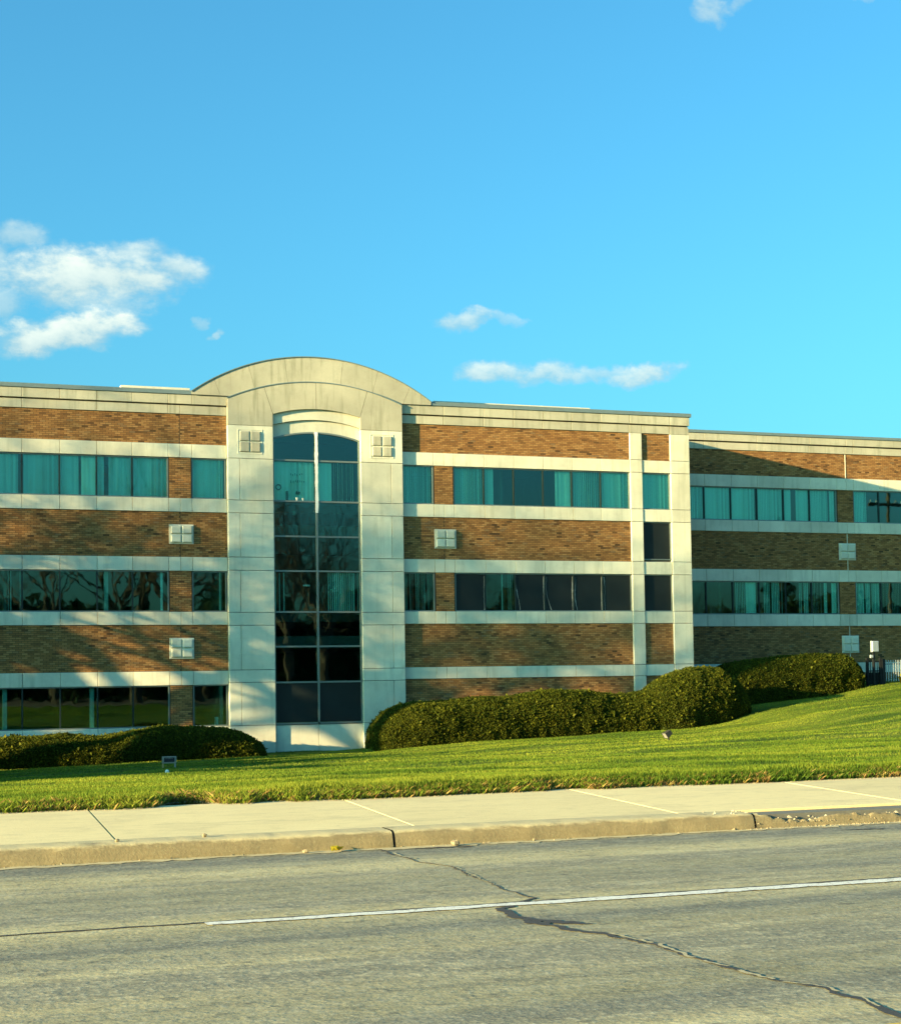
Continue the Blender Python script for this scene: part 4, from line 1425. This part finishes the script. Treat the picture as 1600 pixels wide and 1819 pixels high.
# ------------------------------------------------------------------ hedges
def hedge(name, label, prof, yc, depth, seed, leaf=0.030, dens=2300, mat='hedge_leaf', cat='hedge', group=None, endr=0.9, zbase=None, lump=0.17):
    """prof: list of (x, ztop)"""
    px = np.array([q[0] for q in prof], dtype=float)
    pz = np.array([q[1] for q in prof], dtype=float)
    x0, x1 = px[0], px[-1]
    root = empty(name, ((x0 + x1) / 2, yc if isinstance(yc, (int, float)) else yc((x0 + x1) / 2), float(lawn_z((x0 + x1) / 2, 53.0, False))))
    tag(root, label, cat, group)
    ycf = (lambda x: np.full_like(x, yc)) if isinstance(yc, (int, float)) else (lambda x: np.vectorize(yc)(x))

    def surf(x, a, inset=0.0):
        # a: 0 front foot .. 1 back foot, over the top
        yc_ = ycf(x)
        gz = lawn_z(x, yc_ - depth / 2, False) - 0.04
        top = np.interp(x, px, pz)
        e = np.minimum(np.clip((x - x0) / endr, 0, 1), np.clip((x1 - x) / endr, 0, 1))
        es = np.sqrt(np.clip(1 - (1 - e) ** 2, 0.0, 1))
        th = np.pi * a
        p = 2.0 / 2.15
        cy = -np.sign(np.cos(th)) * np.abs(np.cos(th)) ** p
        sz = np.abs(np.sin(th)) ** p
        hw = depth / 2 * (0.35 + 0.65 * es)
        hgt = (top - gz)
        # belly: foot a little narrower than the shoulders
        belly = 0.86 + 0.14 * np.clip(sz * 1.6, 0, 1)
        l = lump * fbm(x / 1.15 + seed, a * 4.2 + seed, 3) + 0.45 * lump * fbm(x / 0.25 + seed, a * 19.0 + seed, 3)
        y = yc_ + cy * (hw * belly + l - inset)
        z = gz + sz * (hgt * (0.55 + 0.45 * es) + l * 0.6 - inset)
        return np.stack([x, y, z], -1)

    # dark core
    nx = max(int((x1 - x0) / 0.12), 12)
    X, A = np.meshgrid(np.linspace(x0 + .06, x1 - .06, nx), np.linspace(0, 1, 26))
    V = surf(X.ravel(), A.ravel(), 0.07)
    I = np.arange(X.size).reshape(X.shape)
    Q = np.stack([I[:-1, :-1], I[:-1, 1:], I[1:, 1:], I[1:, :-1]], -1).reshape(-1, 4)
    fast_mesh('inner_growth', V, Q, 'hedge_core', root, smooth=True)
    area = (x1 - x0) * (depth + 2 * float(np.mean(pz - lawn_z(px, np.full_like(px, 53.0), False))))
    n = int(area * dens)
    x = rng.uniform(x0, x1, n)
    # extra leaves on the rounded ends
    ne = int(depth * 1.3 * dens * 1.6)
    xe = np.concatenate([x0 + np.abs(rng.normal(0, 0.10, ne)), x1 - np.abs(rng.normal(0, 0.10, ne))])
    x = np.clip(np.concatenate([x, xe]), x0, x1)
    a = rng.uniform(0.0, 1.0, len(x))
    a = np.clip(np.where(rng.random(len(x)) < 0.75, a * 0.72, a), 0, 1)
    n = len(x)
    C = surf(x, a, rng.uniform(-0.035, 0.06, n) ** 1.0)
    # the end caps: fill inwards
    ke = np.arange(n) >= (n - 2 * ne)
    f = np.where(ke, np.sqrt(rng.random(n)), 1.0)
    yc_ = ycf(x)
    zb = lawn_z(x, yc_, False)
    C[:, 1] = yc_ + (C[:, 1] - yc_) * f
    C[:, 2] = zb + (C[:, 2] - zb) * np.where(ke, rng.uniform(.1, 1, n), 1.0)
    s = leaf * rng.uniform(.6, 1.5, n) * np.where(rng.random(n) < .02, 2.4, 1.0)
    # little upright sprigs: quads with random orientation biased up/outwards
    d = rng.normal(0, 1, (n, 3))
    d[:, 2] += 0.9
    d[:, 1] += (C[:, 1] - yc_) * 0.8
    d /= np.linalg.norm(d, axis=1)[:, None]
    t = np.cross(d, rng.normal(0, 1, (n, 3)))
    t /= np.linalg.norm(t, axis=1)[:, None]
    V = np.zeros((n, 4, 3))
    V[:, 0] = C - t * s[:, None] * .30
    V[:, 1] = C + d * s[:, None] * .55 - t * s[:, None] * .5
    V[:, 2] = C + d * s[:, None] * 1.3
    V[:, 3] = C + d * s[:, None] * .45 + t * s[:, None] * .5
    Q = np.arange(n * 4).reshape(n, 4)
    o = fast_mesh('foliage', V.reshape(-1, 3), Q, mat, root)
    o['kind'] = 'stuff'
    return root


hedge('hedge', 'long low dark clipped hedge under the ground floor windows left of the stair tower',
      [(-12, -.2), (-6, -.12), (0, -.14), (3.64, -0.11), (5.4, -0.14), (7.0, -0.13), (8.0, 0.03), (8.7, .11), (9.6, 0.10), (10.9, 0.04), (11.6, -0.10), (12.0, -0.22), (12.35, -.42)], 54.1, 3.2, 3.0)
hedge('hedge', 'long wavy-topped clipped hedge right of the stair tower',
      [(16.3, 0.30), (16.7, .52), (17.2, 0.66), (17.9, 0.76), (19.9, 0.83), (21.2, .86), (22.05, 0.96), (23.15, 1.12), (24.0, 1.10), (24.8, 1.02), (25.82, 0.86), (26.6, .95), (27.4, 1.05), (28.4, 1.1), (29.2, .9)], 54.25, 3.3, 7.0, endr=1.6)
hedge('bush', 'big rounded yew bush at the right end of the wavy hedge',
      [(26.2, .85), (26.9, 1.04), (27.5, 1.42), (28.2, 1.72), (28.85, 1.86), (30.03, 1.82), (30.7, 1.62), (31.15, 1.35), (31.35, 1.0)], lambda x: 54.1 + 0.2 * max(0.0, float(x) - 28.0), 3.3, 13.0, cat='bush', endr=1.3, lump=0.20)
hedge('hedge', 'clipped hedge on the slope before the set-back wing, left of the gate',
      [(31.7, 1.75), (32.5, 2.03), (33.7, 2.19), (34.9, 2.31), (36.6, 2.38), (37.8, 2.30), (38.5, 2.15)], 57.7, 2.8, 21.0, endr=.7)
hedge('golden_shrub', 'yellow-leaved shrub at the right edge beside the iron fence',
      [(37.85, 1.9), (38.2, 2.45), (38.8, 2.8), (39.8, 2.6), (40.6, 2.2)], 53.0, 2.2, 31.0, leaf=.09, dens=500, mat='golden_leaf', cat='shrub', endr=.7, lump=.6)

# ------------------------------------------------------------------ gate, fence, meter post at the right
def gz(x, y):
    return float(lawn_z(x, y, False))


fr = empty('iron_fence', (39.9, 57.3, gz(39.9, 57.3)))
tag(fr, 'dark iron fence panel of upright pickets beside the yellow shrub', 'fence')
zb = gz(39.9, 57.3)
for x in (39.62, 41.6):
    MB().box(x - .07, x + .07, 57.23, 57.37, zb - .1, zb + 1.0).build('post', 'iron', fr)
MB().box(39.69, 41.53, 57.28, 57.32, zb + .12, zb + .16).build('rail', 'iron', fr)
MB().box(39.69, 41.53, 57.28, 57.32, zb + .76, zb + .80).build('rail', 'iron', fr)
for i in range(15):
    x = 39.76 + i * .12
    MB().box(x - .018, x + .018, 57.255, 57.277, zb + .06, zb + .95).build('picket', 'box_steel', fr)
gt = empty('iron_gate', (39.2, 57.3, gz(39.2, 57.3)))
tag(gt, 'small dark iron gate between the hedge end and the picket fence', 'gate')
zb = gz(39.2, 57.3)
for x in (38.86, 39.50):
    MB().box(x - .05, x + .05, 57.25, 57.35, zb - .1, zb + 1.12).build('stile', 'iron', gt)
for z in (.1, .55, .95):
    MB().box(38.91, 39.45, 57.275, 57.325, zb + z, zb + z + .05).build('rail', 'iron', gt)
for i in range(4):
    x = 39.01 + i * .11
    MB().box(x - .012, x + .012, 57.285, 57.31, zb + .15, zb + .95).build('bar', 'iron', gt)
MB().box(38.91, 39.45, 57.33, 57.345, zb + .02, zb + .50).build('kick_plate', 'iron', gt)
mp = empty('meter_post', (38.98, 57.0, gz(38.98, 57.0)))
tag(mp, 'pale meter box on a dark post at the gate by the hedge end', 'meter box')
zb = gz(38.98, 57.0)
MB().box(38.945, 39.035, 56.98, 57.06, zb - .1, 2.44).build('post', 'iron', mp)
MB().cbox(38.83, 39.16, 56.86, 57.0, 2.44, 2.90, .03).build('box', 'box_steel', mp)
MB().cbox(38.77, 38.90, 56.90, 56.98, 2.20, 2.32, .01).build('small_box', 'box_steel', mp)

# ------------------------------------------------------------------ lawn fittings
fl = empty('floodlight', (21.82, 42.4, gz(21.82, 42.4)))
tag(fl, 'small dark landscape floodlight tilted up on the lawn before the wavy hedge', 'floodlight')
z = gz(21.82, 42.4)
MB().tube([(21.86, 42.4, z - .05), (21.86, 42.4, z + .10)], .025, 8).build('stake', 'lamp_metal', fl)
mb = MB()
cs, sn = math.cos(.6), math.sin(.6)
def rt(x, y, zz):
    return (21.84 + x * cs - zz * sn, 42.4 + y, z + .19 + x * sn + zz * cs)
w_, d_, h_ = .12, .12, .09
pts = [rt(-w_, -d_, -h_), rt(w_ * .8, -d_ * .7, -h_ * .7), rt(w_ * .8, d_ * .7, -h_ * .7), rt(-w_, d_, -h_), rt(-w_, -d_, h_), rt(w_ * .8, -d_ * .7, h_ * .7), rt(w_ * .8, d_ * .7, h_ * .7), rt(-w_, d_, h_)]
mb.poly(pts, [(0, 3, 2, 1), (4, 5, 6, 7), (0, 1, 5, 4), (1, 2, 6, 5), (2, 3, 7, 6)])
mb.build('housing', 'lamp_metal', fl)
pts2 = [rt(-w_ + .012, -d_ + .01, -h_ + .01), rt(-w_ + .012, d_ - .01, -h_ + .01), rt(-w_ + .012, d_ - .01, h_ - .01), rt(-w_ + .012, -d_ + .01, h_ - .01)]
pts2 += [(a + .01 * cs, b, c + .01 * sn) for (a, b, c) in pts2]
MB().poly(pts2, [(0, 1, 2, 3), (7, 6, 5, 4), (0, 4, 5, 1), (1, 5, 6, 2), (2, 6, 7, 3), (3, 7, 4, 0)]).build('lens', 'lamp_glass', fl)

sx_, sy_ = 6.86, 40.4
z = gz(sx_, sy_)
sg = empty('lawn_sign', (sx_, sy_, z))
tag(sg, 'small framed sign on wooden legs low on the lawn before the left hedge', 'sign')
MB().box(sx_ - .17, sx_ - .135, sy_ - .02, sy_ + .02, z - .1, z + .29).build('leg', 'wood_post', sg)
MB().box(sx_ + .135, sx_ + .17, sy_ - .02, sy_ + .02, z - .1, z + .29).build('leg', 'grey_paint', sg)
MB().box(sx_ - .18, sx_ + .18, sy_ - .035, sy_ - .021, z + .13, z + .31).build('board', 'sign_frame', sg)
MB().box(sx_ - .13, sx_ + .13, sy_ - .042, sy_ - .036, z + .165, z + .275).build('dark_panel', 'dark_print', sg)
mb = MB()
x = -.10
while x < .09:
    mb.box(sx_ + x, sx_ + x + .018, sy_ - .046, sy_ - .043, z + .245, z + .265 + random.uniform(-.012, .01))
    x += .034
mb.build('worn_print', 'sign_frame', sg)
bx0, by0 = 5.66, 33.58
z = gz(bx0, by0)
wb = empty('marker_cap', (bx0, by0, z))
tag(wb, 'small white cap sticking out of the grass below the framed lawn sign', 'marker')
MB().tube([(bx0, by0, z - .04), (bx0, by0, z + .05), (bx0, by0, z + .075)], [.035, .045, .02], 10).build('cap', 'white_paint', wb)

# stones and leaves in the gutter
def stone(x, y, z, s, label, grp=None):
    mb = MB()
    pts = []
    for i in range(4):
        th = math.pi * (i + .5) / 4
        for k in range(6):
            ph = 2 * math.pi * k / 6
            r = s * random.uniform(.75, 1.15)
            pts.append((x + r * math.sin(th) * math.cos(ph), y + r * math.sin(th) * math.sin(ph), z + s * .6 + r * .65 * math.cos(th)))
    fs = [tuple(range(6))]
    for i in range(3):
        for k in range(6):
            k2 = (k + 1) % 6
            fs.append((i * 6 + k, (i + 1) * 6 + k, (i + 1) * 6 + k2, i * 6 + k2))
    fs.append(tuple(range(18, 24))[::-1])
    mb.poly(pts, fs)
    o = link_mesh('stone', mb.v, mb.f, 'stone_chip', None, origin=(x, y, z))
    tag(o, label, 'stone', grp)


stone(2.72, 14.20, .15, .028, 'tan stone chip on the kerb top left of the kerb joint', None)
stone(1.95, 14.15, .15, .024, 'pale flat stone chip on the kerb top nearest the left edge')
stone(4.95, 13.84, .0, .045, 'tan stone in the gutter just right of the kerb joint')
stone(3.55, 13.86, .0, .03, 'small stone among the dead leaves in the gutter left of the kerb joint')
stone(5.75, 13.9, .0, .02, 'lone small pale pebble in the gutter right of the tan stone')
lv = MB()
for i in range(5):
    x, y = 3.72 + random.uniform(-.10, .14), 13.84 + random.uniform(-.03, .03)
    a = random.uniform(0, 6.28)
    s = random.uniform(.03, .055)
    lv.poly([(x, y, .012), (x + math.cos(a) * s, y + math.sin(a) * s, .03 + random.random() * .03), (x + math.cos(a + .8) * s * 1.5, y + math.sin(a + .8) * s * 1.5, .05), (x + math.cos(a + 1.5) * s, y + math.sin(a + 1.5) * s, .02)], [(0, 1, 2, 3)])
o = link_mesh('dead_leaves', lv.v, lv.f, 'golden_leaf', None, origin=(3.72, 13.84, 0))
tag(o, 'yellow dead leaves in the gutter left of the kerb joint', 'leaves', kind='stuff')

# ------------------------------------------------------------------ trees (out of frame: shade on the facade, mirrored in the glass)
def tree_mesh(seed, height, spread, levels=5, lean=0.0):
    rd = random.Random(seed)
    trunk, crown = MB(), MB()
    buds = []

    def grow(p, d, length, r, lvl):
        n = 4 if lvl < 2 else 3
        pts, rads = [p.copy()], [r]
        q = p.copy()
        dd = d.copy()
        for i in range(n):
            dd = (dd + Vector((rd.gauss(0, .13), rd.gauss(0, .13), rd.gauss(0.03, .08)))).normalized()
            q = q + dd * (length / n)
            pts.append(q.copy())
            rads.append(r * (1 - .42 * (i + 1) / n))
        (trunk if lvl == 0 else crown).tube(pts, rads, 8 if lvl == 0 else (5 if lvl < 3 else 3), False)
        if lvl >= levels:
            return
        kids = rd.randint(3, 4) if lvl else rd.randint(5, 6)
        for k in range(kids):
            t = rd.uniform(.45, 1.0) if lvl else rd.uniform(.55, 1.0)
            if k == 0:
                t = 1.0
            idx = min(int(t * n), n - 1)
            f = t * n - idx
            bp = pts[idx].lerp(pts[idx + 1], f)
            az = rd.uniform(0, 6.28)
            tilt = rd.uniform(.35, .95) * spread * (0.45 if k == 0 else 1)
            ax = dd.orthogonal().normalized()
            nd_ = Quaternion(dd, az) @ (Quaternion(ax, tilt) @ dd)
            nd_.z += .10
            grow(bp, nd_.normalized(), length * rd.uniform(.62, .80), rads[min(idx + 1, n)] * rd.uniform(.64, .84), lvl + 1)

    grow(Vector((0, 0, -.2)), Vector((lean, 0, 1)).normalized(), height * .34, height * .018, 0)
    return trunk, crown


TV = []
for sd, hh, sp in ((3, 17.0, 1.0), (8, 16.0, 1.1), (21, 15.0, .9)):
    tr, cr = tree_mesh(sd, hh, sp)
    mt = bpy.data.meshes.new('trunk')
    mt.from_pydata(tr.v, [], tr.f)
    mt.materials.append(MATS['bark'])
    mc = bpy.data.meshes.new('crown')
    mc.from_pydata(cr.v, [], cr.f)
    mc.materials.append(MATS['bark'])
    TV.append((mt, mc))


def tree(x, y, z, variant, rot, sc, label, group=None):
    root = empty('bare_tree', (x, y, z))
    root.rotation_euler = (0, 0, rot)
    root.scale = (sc, sc, sc)
    tag(root, label, 'tree', group)
    for nm, me in zip(('trunk', 'crown'), TV[variant]):
        o = bpy.data.objects.new(nm, me)
        COL.objects.link(o)
        o.parent = root


GS = 'bare trees on the lawn left of the view'
SHADE = [(-8.5, 51.6, 0, 2.36, 1.3), (-20.0, 46.4, 1, 3.14, 1.4), (-6.0, 50.4, 1, 2.9, 1.0), (-9.0, 46.0, 2, .6, 1.15), (-24.0, 49.4, 2, 4.0, 1.45)]
for i, (x, y, vv, r, s_) in enumerate(SHADE):
    tree(x, y, gz(x, y), vv, r, s_, 'tall bare tree on the lawn left of the view, shading the facade', GS)
GR = 'bare trees across the road'
REFL = [(19, -14, 0, 1.0, 1.45), (25, -20, 1, 2.0, 1.55), (31, -12, 2, 3.0, 1.4), (36, -22, 0, 4.1, 1.4), (42, -16, 1, .6, 1.1), (48, -26, 2, 5.0, 1.1), (14, -24, 2, 2.6, 1.5), (57, -20, 0, 1.4, .8), (66, -24, 1, 2.9, .8), (75, -18, 2, 3.9, .8), (28, -34, 0, 5.5, 1.3), (40, -38, 2, .2, 1.2)]
for i, (x, y, vv, r, s_) in enumerate(REFL):
    tree(x, y, .1, vv, r, s_, 'bare tree across the road, seen only mirrored in the windows', GR)


def conifer(x, y, z, h, label, group, wide=0.19):
    root = empty('conifer', (x, y, z))
    tag(root, label, 'tree', group)
    MB().tube([(x, y, z - .1), (x, y, z + h)], [h * .02, .02], 7).build('trunk', 'bark', root)
    n = 5200
    t = rng.random(n) ** .8
    zz = z + h * (.06 + .94 * t)
    prof_ = (1 - t) * (0.75 + .35 * np.sin(t * 46)) if wide < .3 else np.sqrt(np.clip(1 - t ** 2, 0, 1))
    rr = h * wide * prof_ * np.sqrt(rng.uniform(.25, 1, n)) + .05
    a = rng.uniform(0, 6.28, n)
    C = np.stack([x + rr * np.cos(a), y + rr * np.sin(a), zz - rr * .25], -1)
    d = np.stack([np.cos(a), np.sin(a), np.full(n, -.2)], -1) + rng.normal(0, .4, (n, 3))
    d /= np.linalg.norm(d, axis=1)[:, None]
    tt = np.cross(d, rng.normal(0, 1, (n, 3)))
    tt /= np.linalg.norm(tt, axis=1)[:, None]
    s = rng.uniform(.18, .40, n)[:, None]
    V = np.stack([C - tt * s * .4, C + d * s, C + tt * s * .4], 1)
    o = fast_mesh('crown', V.reshape(-1, 3), np.arange(n * 3).reshape(n, 3), 'conifer_leaf', root)
    o['kind'] = 'stuff'


# the wood beyond the far verge, one mass
n = 60000
X = rng.uniform(-10, 130, n)
Y = rng.uniform(-62, -46, n)
top = 9.5 + 5.0 * fbm(X / 7.0, X * 0 + 4.0, 3)
Z = 0.1 + top * rng.random(n) ** .75
C = np.stack([X, Y, Z], -1)
d = rng.normal(0, 1, (n, 3))
d /= np.linalg.norm(d, axis=1)[:, None]
tt = np.cross(d, rng.normal(0, 1, (n, 3)))
tt /= np.linalg.norm(tt, axis=1)[:, None]
sz_ = rng.uniform(.35, 1.1, n)[:, None]
V = np.stack([C - tt * sz_ * .5, C + d * sz_, C + tt * sz_ * .5], 1)
o = fast_mesh('wood', V.reshape(-1, 3), np.arange(n * 3).reshape(n, 3), 'conifer_leaf')
tag(o, 'dark wood beyond the road, seen only mirrored in the lower windows', 'wood', kind='stuff')

GC = 'evergreens across the road'
for (x, y, h) in ((78.0, -8, 16), (22.0, -30, 10), (33.0, -30, 11), (44.0, -32, 10), (52.0, -30, 9), (60.0, -30, 9), (16.0, -30, 9), (27.5, -40, 10), (38.0, -42, 10)):
    conifer(x, y, .1, h, 'dark evergreen across the road, seen only mirrored in the windows', GC)

GL = 'evergreen shrubs added left of the view for lawn shade'
for (x, y, h) in ((-4.0, 31.6, 2.2), (-4.6, 33.9, 2.7), (-5.2, 36.4, 3.1), (-5.5, 39.2, 3.7), (-6.0, 42.0, 3.6), (-6.5, 44.6, 3.4), (-7.0, 47.2, 3.0)):  # added out of view, staggered to throw the dark band across the lawn
    conifer(x, y, gz(x, y), h, 'broad evergreen shrub added left of the view to shade the lawn', GL, 0.5)

# utility pole mirrored in the wing's top windows
up = empty('utility_pole', (62.0, 32.0, gz(62.0, 32.0)))
tag(up, 'wooden utility pole with crossarm, mirrored in the top window at the right edge', 'utility pole')
z = gz(62, 32)
MB().tube([(62, 32, z - .5), (62, 32, 14.4)], [.17, .11], 10).build('pole', 'timber_pole', up)
MB().box(60.6, 63.4, 31.90, 31.82, 12.5, 12.68).build('crossarm', 'timber_pole', up)
for dx in (-1.25, -.75, .75, 1.25):
    MB().tube([(62 + dx, 31.86, 12.68), (62 + dx, 31.86, 12.9)], [.05, .03], 8).build('insulator', 'lamp_glass', up)
